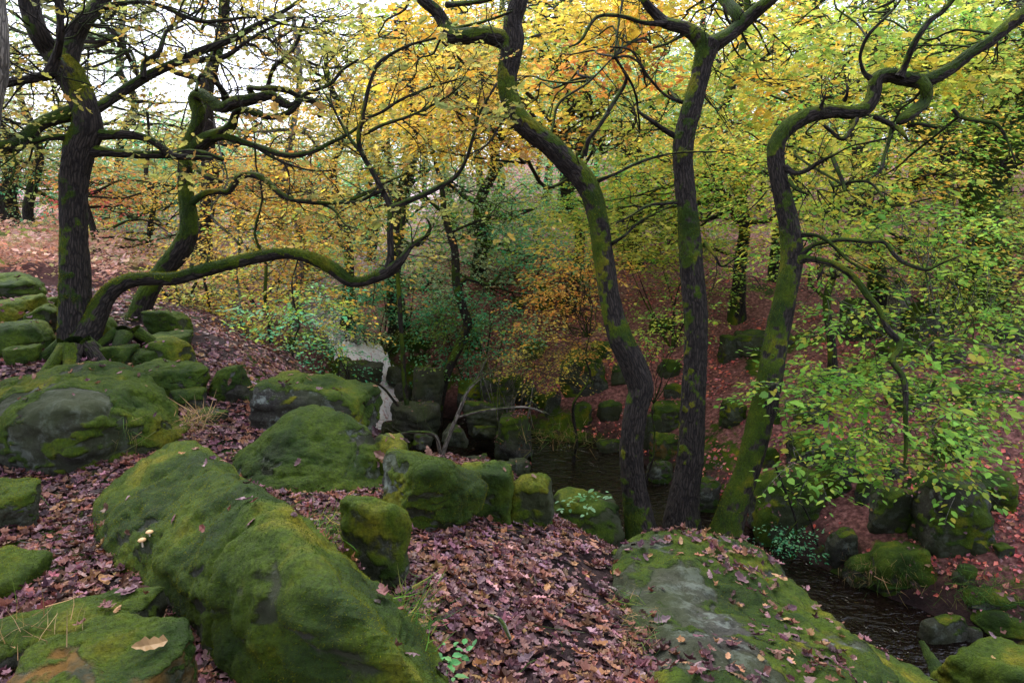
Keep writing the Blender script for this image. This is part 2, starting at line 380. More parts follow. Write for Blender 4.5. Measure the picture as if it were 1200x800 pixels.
def build_ground():
    rr = np.concatenate([[.0], np.geomspace(.35, 40, 330), np.geomspace(41, 900, 40)])
    th = np.concatenate([np.linspace(-50, 50, 520, endpoint=False), np.linspace(50, 310, 160, endpoint=False)])
    th = np.radians(th)
    Rr, Th = np.meshgrid(rr, th, indexing='ij'); x = Rr*np.sin(Th); y = Rr*np.cos(Th); z = ground(x, y)
    V = np.stack([x, y, z], -1); n, k = x.shape; idx = np.arange(n*k).reshape(n, k)
    Q = np.stack([idx[:-1], idx[1:], np.roll(idx[1:], -1, 1), np.roll(idx[:-1], -1, 1)], -1).reshape(-1, 4)
    d, sd, zw, hw = stream(x, y); r = np.hypot(x, y)
    cover = np.where(sd > 0, sstep(9, 22, r), sstep(5, 10, r))*sstep(.1, .8, d-hw)
    heath = sstep(20, 30, r)*sstep(-2, -9, x+.1*y*0)*.9
    p = np.stack([x, y, z], -1)
    moss = np.clip(.12+.55*fbm(p*.9+5, 3)+.25*sstep(1.2, .1, np.abs(d-hw-.2)), 0, .8)*(1-heath)
    g = Geo(); g.add(V.reshape(-1, 3), None, Q, cover=cover.ravel(), heath=heath.ravel(), moss=moss.ravel())
    tag(g.build('ground', M['ground']), kind='structure')
build_ground()
def build_water():
    pts = catmull(np.c_[SL, SW, SZ], 24); c = pts[:, :2]; t = unit(np.gradient(c, axis=0)); nrm = np.c_[-t[:, 1], t[:, 0]]
    s = np.r_[0, np.cumsum(np.linalg.norm(np.diff(c, axis=0), axis=1))]; k = 33; w = np.linspace(-1, 1, k)
    xy = c[:, None]+nrm[:, None]*(w[None, :, None]*(pts[:, 2]+.35)[:, None, None]); n = len(c)
    z = np.interp(s, s, pts[:, 3]); ii = np.arange(n)
    lo, hi = 9.7*24, 11.05*24
    idx = np.arange(n*k).reshape(n, k)
    for name, sel, mat in (('stream', (ii <= lo+1), 'water'), ('waterfall', (ii >= lo) & (ii <= hi+10), 'rapids'), ('upper_stream', ii >= hi+8, 'water')):
        a = np.where(sel)[0]; sub = xy[a]; zz = np.repeat(z[a][:, None], k, 1)
        if name == 'waterfall':
            sub = c[a][:, None]+(sub-c[a][:, None])*.8
            st = np.array([-3., -2.55, -2.5, -2.1, -2.05, -1.72, -1.7]); f = np.linspace(0, 1, 7)
            q = (a-a[0])/(24*1.45); zz = np.interp(q, [0, .12, .3, .42, .6, .7, 1.4], st)[:, None]+np.zeros((1, k))
            zz = zz+.16*fbm(np.dstack([sub*3.2, zz[..., None]*2]), 4)+.05*fbm(np.dstack([sub*14, zz[..., None]*3]), 2)+.01
        V = np.dstack([sub, zz[..., None]]).reshape(-1, 3); m = len(a); id2 = np.arange(m*k).reshape(m, k)
        Q = np.stack([id2[:-1, :-1], id2[1:, :-1], id2[1:, 1:], id2[:-1, 1:]], -1).reshape(-1, 4)
        bco = np.dstack([np.repeat((w*1.3)[None], m, 0), np.repeat(s[a][:, None], k, 1), zz]).reshape(-1, 3)
        fm = np.exp(-((V[:, 0]+1.6)**2+(V[:, 1]-13.6)**2)/3)*1.+.25
        g = Geo(); g.add(V, None, Q, bco=bco, foam=np.clip(fm, 0, 1)); tag(g.build(name, M[mat]), kind='structure')
build_water()
# ------------------------------------------------------------------ boulders
_ico = {}
def ico(k):
    if k not in _ico:
        bm = bmesh.new(); bmesh.ops.create_icosphere(bm, subdivisions=k, radius=1.)
        _ico[k] = (np.array([v.co[:] for v in bm.verts]), np.array([[v.index for v in f.verts] for f in bm.faces])); bm.free()
    return _ico[k]
def vnormals(V, T):
    n = np.cross(V[T[:, 1]]-V[T[:, 0]], V[T[:, 2]]-V[T[:, 0]]); N = np.zeros_like(V)
    for k in range(3): np.add.at(N, T[:, k], n)
    return unit(N)
SURF = []     # (V, T, N, moss) of every boulder, for the leaves that lie on them
def rock(label, centre, planes, dist, scale, k, level, moss, lichen=.5, orange=0., rough=.05, seed=1, mbias=None, group=None, leaves=0., fuzzn=0, flen=.022, name='boulder', cat='boulder', bare=None, ext=None):
    D0, T = ico(level); D = unit(D0*scale)
    dots = np.maximum(D@planes.T, 1e-6)/dist[None]
    r = (dots**k).sum(1)**(-1./k)
    V = D*r[:, None]
    if ext is not None:
        lo, hi = V.min(0), V.max(0); V = V*np.where(V > 0, ext[1]/hi, ext[0]/lo)
    sz = float(np.mean(scale)); N = vnormals(V, T)
    q = V/sz; W0 = V+centre
    disp = rough*sz*(1.15*fbm(q*1.3+seed*3.1, 5, .58)-.5*sstep(.14, 0, np.abs(fbm(q*1.1+seed, 3)))) + rough*sz*.25*np.sin(W0[:, 2]*34/max(sz, .3)**.5+4*fbm(W0*1.5, 2))*sstep(.6, .2, np.abs(N[:, 2])) + .012*min(1, sz)*fbm(V*14+seed, 3)
    V = V+N*disp[:, None]
    N = vnormals(V, T)
    W = V+centre
    ms = moss+.06+.62*N[:, 2]+.5*fbm(W*2.1+seed*1.7, 4)+.22*fbm(W*9+seed, 4)-.25*sstep(.12, .0, np.abs(fbm(W*2.6+seed, 2)))*(moss < .6)
    if bare is not None:      # (centre, radius) patches worn bare
        for bc_, br in bare: ms = ms-1.2*sstep(br*1.25, br*.75, np.linalg.norm(W-np.array(bc_), axis=1)+.12*br*fbm(W*5, 3))
    ms = np.clip(ms, 0, 1)
    V2 = V+N*(sstep(.4, .62, ms)*.011*min(1., sz*2)*(.8+.9*fbm(W*11, 3)+.5*np.abs(noise(W*23))))[:, None]
    g = Geo(); g.add(V2+centre, T, None, moss=ms); o = g.build(name, M['rock'], origin=centre)
    o.color = (moss, lichen, orange, 1); tag(o, label, cat, group)
    SURF.append((V2+centre, T, N, ms, leaves, float(np.linalg.norm(centre))))
    if fuzzn: fuzz(V2+centre, T, ms, int(fuzzn*1.6), flen*.3, R, 'moss', o)
    return o
def rnd_planes(half, g, n=11, block=.5):
    """planes of an irregular rounded block of half sizes half"""
    base = np.array([(1, 0, 0), (-1, 0, 0), (0, 1, 0), (0, -1, 0), (0, 0, 1), (0, 0, -1)], float)
    p = unit(base+g.normal(0, .13, base.shape)); d = (np.abs(p*half)).sum(1)*g.uniform(.86, 1., 6)
    e = unit(g.normal(0, 1, (n, 3))*np.array([1, 1, .8])); de = np.sqrt(((e*half)**2).sum(1))*g.uniform(.98, 1.12, n)*(1+block*.22)
    return np.vstack([p, e]), np.r_[d, de]
def pebble(bb, label, moss=.3, block=.5, lichen=.4, orange=0., t=None, dy=1., yaw=None, seed=None, level=None, k=20, leaves=.5, fuzzn=0, sink=.12, group=None, rough=.07, flen=.02, bare=None):
    """a boulder whose outline fills the pixel box bb, seated on the terrain"""
    x0, y0, x1, y1 = bb; seed = seed if seed is not None else int(x0*7+y0*3)+5; g = np.random.default_rng(abs(seed))
    if t is None:
        p, tb = G((x0+x1)/2, y1-.06*(y1-y0)); w = (x1-x0)*tb/F/2; t = tb+w*.55*dy
    xc, yc = (x0+x1)/2, (y0+y1)/2; w = (x1-x0)*t/F/2; h = (y1-y0)*t/F/2
    th = PITCH+math.atan((yc-400)/F); sy = w*dy*g.uniform(.8, 1.)
    a = h*h-(sy*math.sin(th))**2*.8
    sz = math.sqrt(max(a, (h*.55)**2))/math.cos(th)
    sz = sz*(1+sink); c = P(xc, yc, t); c[2] -= sz*sink*.8
    half = np.array([w, sy, sz])*1.02; pl, d = rnd_planes(half, g, 12, block)
    yaw = g.uniform(-.35, .35) if yaw is None else yaw; cs, sn = math.cos(yaw), math.sin(yaw)
    pl = pl@np.array([[cs, sn, 0], [-sn, cs, 0], [0, 0, 1]])
    px = (x1-x0)
    if level is None: level = 6 if px > 85 else 5 if px > 28 else 4
    if True: ext = (-half*.97, half*.97)
    return rock(label, c, pl, d, half, k, level, moss, lichen, orange, rough, seed % 97+1, leaves=leaves, fuzzn=fuzzn, group=group, flen=flen, bare=bare, ext=ext)
def hullrock(label, pts, k=16, level=7, **kw):
    pts = np.array(pts, float); bm = bmesh.new()
    for p in pts: bm.verts.new(p)
    bmesh.ops.convex_hull(bm, input=bm.verts); c = (pts.min(0)+pts.max(0))/2
    c = pts.mean(0)*.5+c*.5
    bm.normal_update(); pl = []; d = []
    for f in bm.faces:
        n = np.array(f.normal[:]); dd = float(n@(np.array(f.verts[0].co[:])-c))
        if dd < 0: n, dd = -n, -dd
        if dd > 1e-4 and not any(n@m > .995 for m in pl): pl.append(n); d.append(dd)
    bm.free(); ext = (pts.max(0)-pts.min(0))/2; kw['ext'] = (pts.min(0)-c, pts.max(0)-c)
    kk = np.array(d)*(1+.0)
    return rock(label, c, np.array(pl), kk*1.03, ext, k, level, **kw)

# --- the large ones, shaped point by point
def low(pts, dz): return [p for q in pts for p in (q, (q[0], q[1], q[2]-dz))]
ridge = [Z(205, 518, .2), Z(255, 548, .34), Z(305, 600, .44), Z(405, 722, .46), Z(478, 795, .36), Z(560, 900, .1),
         Z(345, 600, -.0), Z(400, 655, .0), Z(455, 705, .0), Z(512, 790, -.02)]
side = [Z(112, 588, -.02), Z(150, 660, .05), Z(187, 702, -.02), Z(225, 745, -.02), Z(300, 810, -.05), Z(420, 930, 0), Z(160, 545, .12), Z(150, 610, .14)]
B_ridge = hullrock('huge mossy ridge shaped boulder sloping along the leafy path with two tiny mushrooms', low(ridge+side, .35), k=22, moss=.56, lichen=.3, rough=.036, seed=4, leaves=.35, fuzzn=90000, flen=.020)
B_left = hullrock('broad rounded mossy boulder with a bare grey crown at the foot of the thick oak', low(
    [Z(-60, 480, .1), Z(0, 455, .3), (Z(60, 424, .42)), Z(130, 420, .42), Z(180, 440, .34), Z(212, 478, .15), Z(222, 512, -.02), Z(130, 534, -.05), Z(40, 528, -.05), Z(-60, 530, 0), Z(90, 470, .42), Z(160, 480, .26)], .4),
    k=20, moss=.4, lichen=.5, rough=.045, seed=8, leaves=.25, fuzzn=45000, flen=.018, bare=[(Z(75, 462, .42), .24), (Z(10, 470, .3), .16)])
B_right = hullrock('very wide flat topped boulder strewn with leaves in front of the three trunks', low(
    [Z(757, 628, -.5), Z(830, 620, -.55), Z(880, 640, -.66), Z(912, 690, -.85), Z(712, 652, -.42), Z(722, 720, -.3), Z(745, 850, -.22), Z(800, 690, -.26), Z(850, 840, .0), Z(985, 850, -.2), Z(1060, 800, -.42), Z(955, 735, -.62)], .9),
    k=24, moss=.25, lichen=.6, rough=.055, seed=12, leaves=2.2, fuzzn=50000, flen=.018, bare=[(Z(800, 680, -.26), .15), (Z(835, 760, -.1), .2), (Z(905, 800, -.1), .14)])
B_slab = hullrock('long low slab under thick green moss beside the stream, lower edge of the photo', low(
    [Z(925, 728, -.8), Z(985, 735, -.85), Z(1050, 770, -.95), Z(1110, 815, -1.05), Z(1080, 860, -.8), Z(985, 850, -.6), Z(935, 780, -.68)], .8),
    k=16, moss=.75, lichen=.2, rough=.04, seed=15, leaves=.5, fuzzn=26000, flen=.018, level=6)
B_dome = hullrock('tall dome shaped boulder with grey lichen top in the centre of the leafy ground', low(
    [Z(365, 472, .26), Z(335, 486, .23), Z(405, 494, .2), Z(296, 512, .06), Z(256, 552, -.13), Z(282, 600, -.2), Z(360, 616, -.22), Z(438, 608, -.25), Z(454, 560, -.12), Z(438, 515, .04)], .3),
    k=18, moss=.24, lichen=1.2, rough=.05, seed=21, leaves=.06, fuzzn=24000, flen=.016, level=6)
# --- the rest, from boxes read off the photograph
BL = [
 ((-30, 708, 176, 792), 'low mossy ledge of rock just behind the orange topped boulder', dict(moss=.5, t=2.55, fuzzn=12000, leaves=1., dy=.5, flen=.016)),
 ((445, 531, 566, 630), 'lumpy boulder with white lichen and yellow moss, between the dome boulder and an upright stone', dict(moss=.34, lichen=1., leaves=.3, fuzzn=14000, block=.3)),
 ((400, 586, 481, 700), 'narrow upright grey stone with mossy sides, in front of the lumpy lichen boulder', dict(moss=.52, lichen=.8, leaves=.1, fuzzn=7000, dy=1.)),
 ((538, 543, 600, 614), 'small mossy boulder wedged between the lumpy lichen boulder and a greener one', dict(moss=.5, lichen=.6, fuzzn=6000)),
 ((596, 557, 649, 622), 'bright green mossy stone at the crest of the leafy path above the pool', dict(moss=.75, lichen=.1, fuzzn=6000, leaves=.4)),
 ((645, 577, 729, 645), 'smooth grey green block standing at the edge of the dark pool', dict(moss=.1, lichen=.2, block=.9, k=18, leaves=.1, t=6.9)),
 ((484, 630, 600, 706), 'flat grey slab half buried in the leaf litter of the path', dict(moss=.12, lichen=.2, dy=.9, t=4.35, leaves=.6, sink=.6, rough=.03)),
 ((22, 748, 218, 860), 'rounded boulder with a rusty orange top in the lower left corner', dict(moss=.1, lichen=.5, orange=.85, t=2.1, leaves=.1, fuzzn=16000, flen=.014)),
 ((-45, 570, 42, 632), 'smooth mossy stone cut by the left photo edge, middle one of three', dict(moss=.45, lichen=.5, fuzzn=6000, leaves=.1)),
 ((-40, 653, 41, 704), 'small very mossy stone cut by the left photo edge, nearest one of three', dict(moss=.8, lichen=.1, fuzzn=7000, leaves=0)),
 ((-30, 505, 32, 543), 'mossy stone tucked below the broad crowned boulder, farthest of three at the left edge', dict(moss=.5, leaves=.1, fuzzn=3000)),
 ((308, 441, 440, 522), 'flat topped mossy block with a pale grey end face, behind the dome boulder', dict(moss=.38, lichen=.9, block=1., k=20, leaves=.5, fuzzn=10000, dy=.9)),
 ((296, 447, 345, 500), 'leaning dark mossy stone at the left side of the flat topped block', dict(moss=.5, fuzzn=2500)),
 ((434, 511, 486, 575), 'leaf covered mossy slab between the dome boulder and the waterfall', dict(moss=.5, leaves=3., dy=1.3)),
 ((297, 487, 336, 502), 'thin grey step stone on the leafy track', dict(moss=.0, leaves=.2)),
 ((230, 479, 268, 499), 'small bare dark grey stone on the leafy track', dict(moss=-.1, leaves=.1)),
 ((-30, 322, 45, 352), 'long low mossy rock at the left edge before the bracken', dict(moss=.55)),
 ((-20, 349, 40, 390), 'rounded bright mossy boulder at the left edge behind the thick oak', dict(moss=.7, fuzzn=3000)),
 ((18, 347, 70, 367), 'flat mossy slab between two rounded boulders left of the thick oak', dict(moss=.6)),
 ((38, 358, 76, 397), 'mossy boulder with a grey shoulder touching the left side of the thick oak', dict(moss=.45, fuzzn=2500)),
 ((-30, 376, 54, 416), 'sloping mossy boulder at the left edge with a grey worn flank', dict(moss=.6, fuzzn=3500)),
 ((-25, 402, 9, 425), 'little mossy stone at the left edge under the sloping boulder', dict(moss=.5)),
 ((8, 405, 44, 432), 'small round mossy stone beside the oak roots', dict(moss=.6, fuzzn=1500)),
 ((112, 372, 136, 398), 'small dark mossy stone behind the fork of the low bough', dict(moss=.7)),
 ((114, 405, 157, 430), 'squared mossy stone just right of the thick oak base', dict(moss=.55, fuzzn=2500, block=.9)),
 ((155, 409, 194, 431), 'round mossy cushion stone in front of the second oak', dict(moss=.75, fuzzn=2500)),
 ((170, 397, 224, 434), 'squared boulder with dark green mossy side, right of the second oak', dict(moss=.6, block=1., fuzzn=3500)),
 ((174, 362, 222, 398), 'large sloping mossy boulder behind the second oak', dict(moss=.5, fuzzn=2500)),
 ((178, 389, 224, 406), 'thin mossy slab lying on the squared boulder', dict(moss=.7)),
 ((157, 425, 243, 466), 'long flat rock with bare grey back and mossy front, behind the broad crowned boulder', dict(moss=.3, fuzzn=3500)),
 ((181, 441, 219, 463), 'small green cushion stone in front of the long flat rock', dict(moss=.75, fuzzn=2000)),
 ((200, 455, 241, 484), 'round mossy stone at the head of the leafy track', dict(moss=.7, fuzzn=2000)),
 ((243, 428, 296, 476), 'tilted mossy rock with a grey edge under the yellow saplings', dict(moss=.4, fuzzn=2500, k=20)),
 # stream and falls
 ((478, 430, 520, 480), 'tall pale grey pyramid slab right of the waterfall', dict(moss=-.05, block=1., k=26, lichen=.2, t=14.)),
 ((458, 472, 516, 516), 'dark brown wedge of rock at the foot of the waterfall', dict(moss=-.3, block=1., k=26, lichen=.1, t=13.2)),
 ((543, 469, 592, 507), 'pale horizontal block at the back of the pool', dict(moss=.08, block=1., k=24, t=13.2)),
 ((553, 496, 586, 513), 'low dark stone under the pale horizontal block', dict(moss=.0, t=12.9)),
 ((579, 486, 624, 533), 'square cut grey boulder strewn with leaves standing in the pool', dict(moss=.02, block=1., k=26, leaves=5., t=12.6, yaw=.15)),
 ((562, 442, 602, 474), 'greenish block above the pale block at the back of the pool', dict(moss=.15, block=1., k=22, t=14.3)),
 ((536, 444, 566, 480), 'upright slab in shadow behind the slender grey tree', dict(moss=.1, block=1., k=22, t=14.4)),
 ((594, 440, 612, 462), 'small mossy lump above the pool, left of the leafy bank', dict(moss=.5, t=14.)),
 ((526, 534, 570, 560), 'teal grey wedge stone in the near side of the pool', dict(moss=-.1, k=24, t=10.9, lichen=.0)),
 ((572, 540, 606, 562), 'flat dark wet stone in the pool beside the mossy crest stone', dict(moss=-.1, t=10.6)),
 ((596, 537, 622, 556), 'small wet stone with a green tip poking from the pool', dict(moss=.1, k=24, t=10.9)),
 ((518, 500, 548, 520), 'pointed green grey stone between the slender grey tree and the pool', dict(moss=.05, k=24, t=12.6)),
 ((484, 508, 508, 524), 'flat dark stone below the brown wedge', dict(moss=-.1, t=12.5)),
 ((410, 405, 440, 424), 'dark wet rock splitting the top of the waterfall', dict(moss=-.2, t=16.4)),
 ((452, 430, 474, 452), 'grey rock beside the waterfall, left of the pyramid slab', dict(moss=-.1, t=15.)),
 ((462, 448, 484, 470), 'rounded grey stone just below the grey rock beside the waterfall', dict(moss=-.1, t=14.4)),
 ((398, 422, 450, 454), 'wet dark rock parting the white water halfway down the waterfall', dict(moss=-.3, lichen=0., t=14.6)),
 ((446, 494, 466, 512), 'small wet rock in the foam at the foot of the waterfall', dict(moss=-.3, lichen=0., t=13.9)),
 ((388, 418, 414, 440), 'mossy rock on the left lip of the waterfall', dict(moss=.4, t=14.8)),
 ((606, 400, 640, 424), 'squat mossy boulder below the low rock high on the far slope', dict(moss=.5)),
 ((716, 428, 742, 452), 'brown mossy rock touching the big dark boulder side of the sinuous oak', dict(moss=.3)),
 ((770, 420, 796, 444), 'squat leaf dotted rock on the slope between the middle trunks', dict(moss=.25, leaves=1.)),
 ((960, 430, 990, 456), 'angular grey rock on the slope just right of the right trunk', dict(moss=.15, k=24)),
 ((884, 596, 908, 622), 'dark rock in the gap under the left side of the great rounded boulder', dict(moss=.2)),
 ((1034, 540, 1062, 562), 'flat leaf covered stone above the leaf dotted dark boulder', dict(moss=.3, leaves=2.)),
 ((1064, 612, 1086, 636), 'small dark stone wedged against the biggest overhanging block', dict(moss=.3)),
 ((1092, 500, 1150, 540), 'long mossy ledge on the far bank above the biggest overhanging block', dict(moss=.4, leaves=1.)),
 ((880, 470, 916, 500), 'mossy rock right of the right trunk at half height of the far bank', dict(moss=.4)),
 ((930, 470, 972, 498), 'broad grey step of rock behind the lowest beech sprays', dict(moss=.2, leaves=1.)),
 ((700, 470, 728, 496), 'rock with a green cap on the bank just left of the sinuous oak', dict(moss=.45)),
 ((776, 450, 800, 470), 'little green boulder above the box shaped boulder with a bright mossy top', dict(moss=.5)),
 ((1090, 404, 1130, 432), 'low grey rock between the old rock steps and the massive oak', dict(moss=.2)),
 # far bank, centre
 ((656, 412, 711, 470), 'big dark mossy boulder in the middle of the far leafy bank', dict(moss=.42, leaves=.4)),
 ((692, 401, 718, 420), 'mossy rock just above the big dark boulder of the far bank', dict(moss=.5)),
 ((602, 452, 632, 476), 'low mossy rock at the foot of the far bank', dict(moss=.3)),
 ((624, 460, 642, 482), 'left one of a mossy pair of stones on the far bank', dict(moss=.6)),
 ((638, 458, 657, 492), 'right one of a mossy pair of stones on the far bank', dict(moss=.6)),
 ((671, 471, 694, 501), 'yellow topped pointed stone on the leafy far bank', dict(moss=.35, lichen=.8, k=22)),
 ((699, 515, 731, 540), 'flat rock with a bright water edge at the foot of the far bank', dict(moss=.1)),
 ((621, 331, 648, 366), 'upright mossy block high on the far slope, among the shrubs', dict(moss=.7, block=1.)),
 ((588, 348, 614, 364), 'low mossy rock high on the far slope, left of the upright block', dict(moss=.7)),
 ((761, 472, 801, 510), 'box shaped boulder with a bright mossy top between two trunks', dict(moss=.3, block=1., k=22)),
 ((760, 506, 795, 546), 'boulder with a rusty orange face between two trunks', dict(moss=.25, orange=1.)),
 ((750, 484, 774, 530), 'dark mossy rock behind the left one of the three trunks', dict(moss=.5)),
 ((758, 541, 790, 572), 'rounded grey boulder under the orange faced one', dict(moss=.15, lichen=.6)),
 ((805, 562, 843, 606), 'grey green boulder between the middle and right trunks', dict(moss=.15)),
 ((843, 393, 874, 427), 'wedge of rock with a pale split face, left of the right trunk', dict(moss=.3, k=24)),
 ((844, 467, 874, 502), 'pointed mossy stone on the bank left of the right trunk', dict(moss=.4, k=22)),
 # far bank, right
 ((880, 551, 962, 642), 'great rounded mossy boulder with a leaf sprinkled top, overhanging the stream', dict(moss=.5, leaves=1.2, fuzzn=9000, block=.3)),
 ((921, 507, 956, 556), 'upright pillar of rock with a pale streak, behind the great rounded boulder', dict(moss=.3, block=1., k=22)),
 ((954, 517, 996, 594), 'tall dark mossy pillar right of the pale streaked pillar', dict(moss=.45, block=1., k=20)),
 ((893, 524, 913, 551), 'small mossy block left of the two rock pillars', dict(moss=.5)),
 ((924, 506, 960, 524), 'flat rock peeping out above the two rock pillars', dict(moss=.4)),
 ((997, 548, 1014, 563), 'small round stone on the leaves right of the rock pillars', dict(moss=.3)),
 ((1001, 558, 1034, 592), 'rounded mossy boulder right of the tall dark pillar', dict(moss=.4)),
 ((1019, 570, 1064, 634), 'leaf dotted dark boulder left of the biggest block on the far bank', dict(moss=.35, leaves=.8)),
 ((1075, 555, 1156, 652), 'biggest dark overhanging block on the far bank, with a pale lower edge', dict(moss=.35, leaves=.7, block=.9, k=20)),
 ((1132, 554, 1190, 604), 'pitted mossy block right of the biggest overhanging block', dict(moss=.3, block=.8)),
 ((1019, 641, 1087, 702), 'humped mossy boulder with dead grass at the stream edge', dict(moss=.45, leaves=.6, fuzzn=4000)),
 ((990, 652, 1026, 692), 'low dark rock sunk in the stream edge left of the humped boulder', dict(moss=.4)),
 ((968, 622, 1002, 664), 'shadowed rock in the stream bank below the tall dark pillar', dict(moss=.1)),
 ((1128, 680, 1190, 714), 'grassy mossy hump on the far bank near the right edge', dict(moss=.6, leaves=.6)),
 ((1140, 706, 1215, 746), 'dark mossy rock hanging over the water at the right edge', dict(moss=.5)),
 ((1137, 633, 1158, 652), 'small grey green stone on red leaves below the biggest block', dict(moss=.2)),
 ((1164, 637, 1184, 653), 'small round green stone near the right edge on red leaves', dict(moss=.6)),
 ((1117, 662, 1142, 690), 'mossy stone between the humped boulder and the grassy hump', dict(moss=.5)),
 ((1078, 724, 1134, 760), 'flat wet slab breaking the stream surface', dict(moss=-.2, t=7.5, leaves=1., dy=.6, rough=.03)),
 ((1128, 734, 1152, 754), 'little dark wet stone beside the flat slab in the stream', dict(moss=-.2, t=7.5)),
 ((1108, 758, 1240, 860), 'domed cushion of bright moss in the lower right corner', dict(moss=.85, t=4.4, fuzzn=20000, leaves=.12)),
 ((1000, 420, 1035, 452), 'mossy rounded rock behind the green beech leaves', dict(moss=.5)),
 ((1032, 397, 1084, 424), 'square dark stone of the old rock steps', dict(moss=.35, block=1., k=22)),
 ((980, 374, 1044, 402), 'flat grey rock left of the square step stone', dict(moss=.15)),
 ((1056, 354, 1116, 396), 'wide humped grey boulder at the top of the rock steps', dict(moss=.2)),
 ((1044, 446, 1090, 484), 'large mossy rock half hidden by beech leaves', dict(moss=.6)),
 ((1158, 377, 1215, 402), 'flat topped ledge of rock at the right edge behind the beech', dict(moss=.3, block=1.)),
 ((855, 384, 935, 412), 'dark ledge crossing behind the right trunk', dict(moss=.3, block=1.)),
 ((985, 350, 1014, 380), 'tall rounded grey rock high on the slope right of the trunk', dict(moss=.15)),
 ((760, 372, 790, 392), 'mossy rock high on the slope behind the middle trunk', dict(moss=.5)),
]
for bb, lab, kw in BL: pebble(bb, lab, **kw)
# ------------------------------------------------------------------ trees
PAL = dict(
 YEL=[(230, 204, 80), (214, 190, 72), (236, 208, 104), (196, 182, 76), (226, 178, 70)],
 ORG=[(238, 184, 84), (240, 194, 96), (226, 158, 76), (236, 200, 88), (204, 140, 80)],
 YGR=[(190, 200, 84), (208, 208, 96), (164, 184, 78), (220, 202, 84), (146, 172, 76)],
 GRN=[(112, 158, 72), (130, 172, 82), (98, 142, 68), (158, 184, 88)],
 BEE=[(136, 190, 76), (160, 206, 86), (118, 174, 72), (182, 210, 84), (204, 206, 80)],
 TEA=[(92, 186, 134), (72, 164, 114), (120, 200, 146), (150, 212, 150)],
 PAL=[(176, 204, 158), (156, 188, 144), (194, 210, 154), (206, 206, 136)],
 OLV=[(170, 168, 86), (150, 154, 82), (190, 176, 86), (176, 140, 76), (138, 146, 86)],
 RED=[(232, 130, 104), (236, 156, 110), (216, 112, 104), (232, 186, 112)],
 BRK=[(206, 158, 132), (190, 136, 108), (218, 178, 160), (176, 160, 112)])
def wander(p, d, L, n, gnarl, g, up=0.):
    pts = [p]; d = unit(d)
    for i in range(n):
        d = unit(d+g.normal(0, gnarl, 3)+np.array([0, 0, up])); pts.append(pts[-1]+d*L/n)
    return np.array(pts), d
def grow(geo, p, d, L, r, lvl, g, tips, gnarl=.3, kids=4, up=.0, moss=.1, flat=.6):
    """a twig with side twigs; collects the tips"""
    n = 6 if lvl else 4
    pts, de = wander(p, d, L, n, gnarl, g, up); rad = np.linspace(r, max(r*.3, .0012), n+1)
    tube(geo, pts, rad, sides=6 if r > .008 else 4 if r > .004 else 3, n_per=3 if lvl else 2, cap=False, moss=moss, lump=.12 if r > .006 else 0)
    tips.append((pts[-1], de, L, r))
    if lvl:
        for i in range(kids):
            f = g.uniform(.25, .98); k = min(n-1, int(f*n)); q = pts[k]+(pts[k+1]-pts[k])*(f*n-k)
            t = unit(pts[k+1]-pts[k]); s = unit(np.cross(t, g.normal(0, 1, 3))*np.array([1, 1, flat])); a = g.uniform(.5, 1.1)
            grow(geo, q, t*math.cos(a)+s*math.sin(a), L*g.uniform(.4, .7)*(1.1-f*.4), r*(1-f*.6)*.62, lvl-1, g, tips, gnarl*1.05, max(2, kids-1), up, moss, flat)
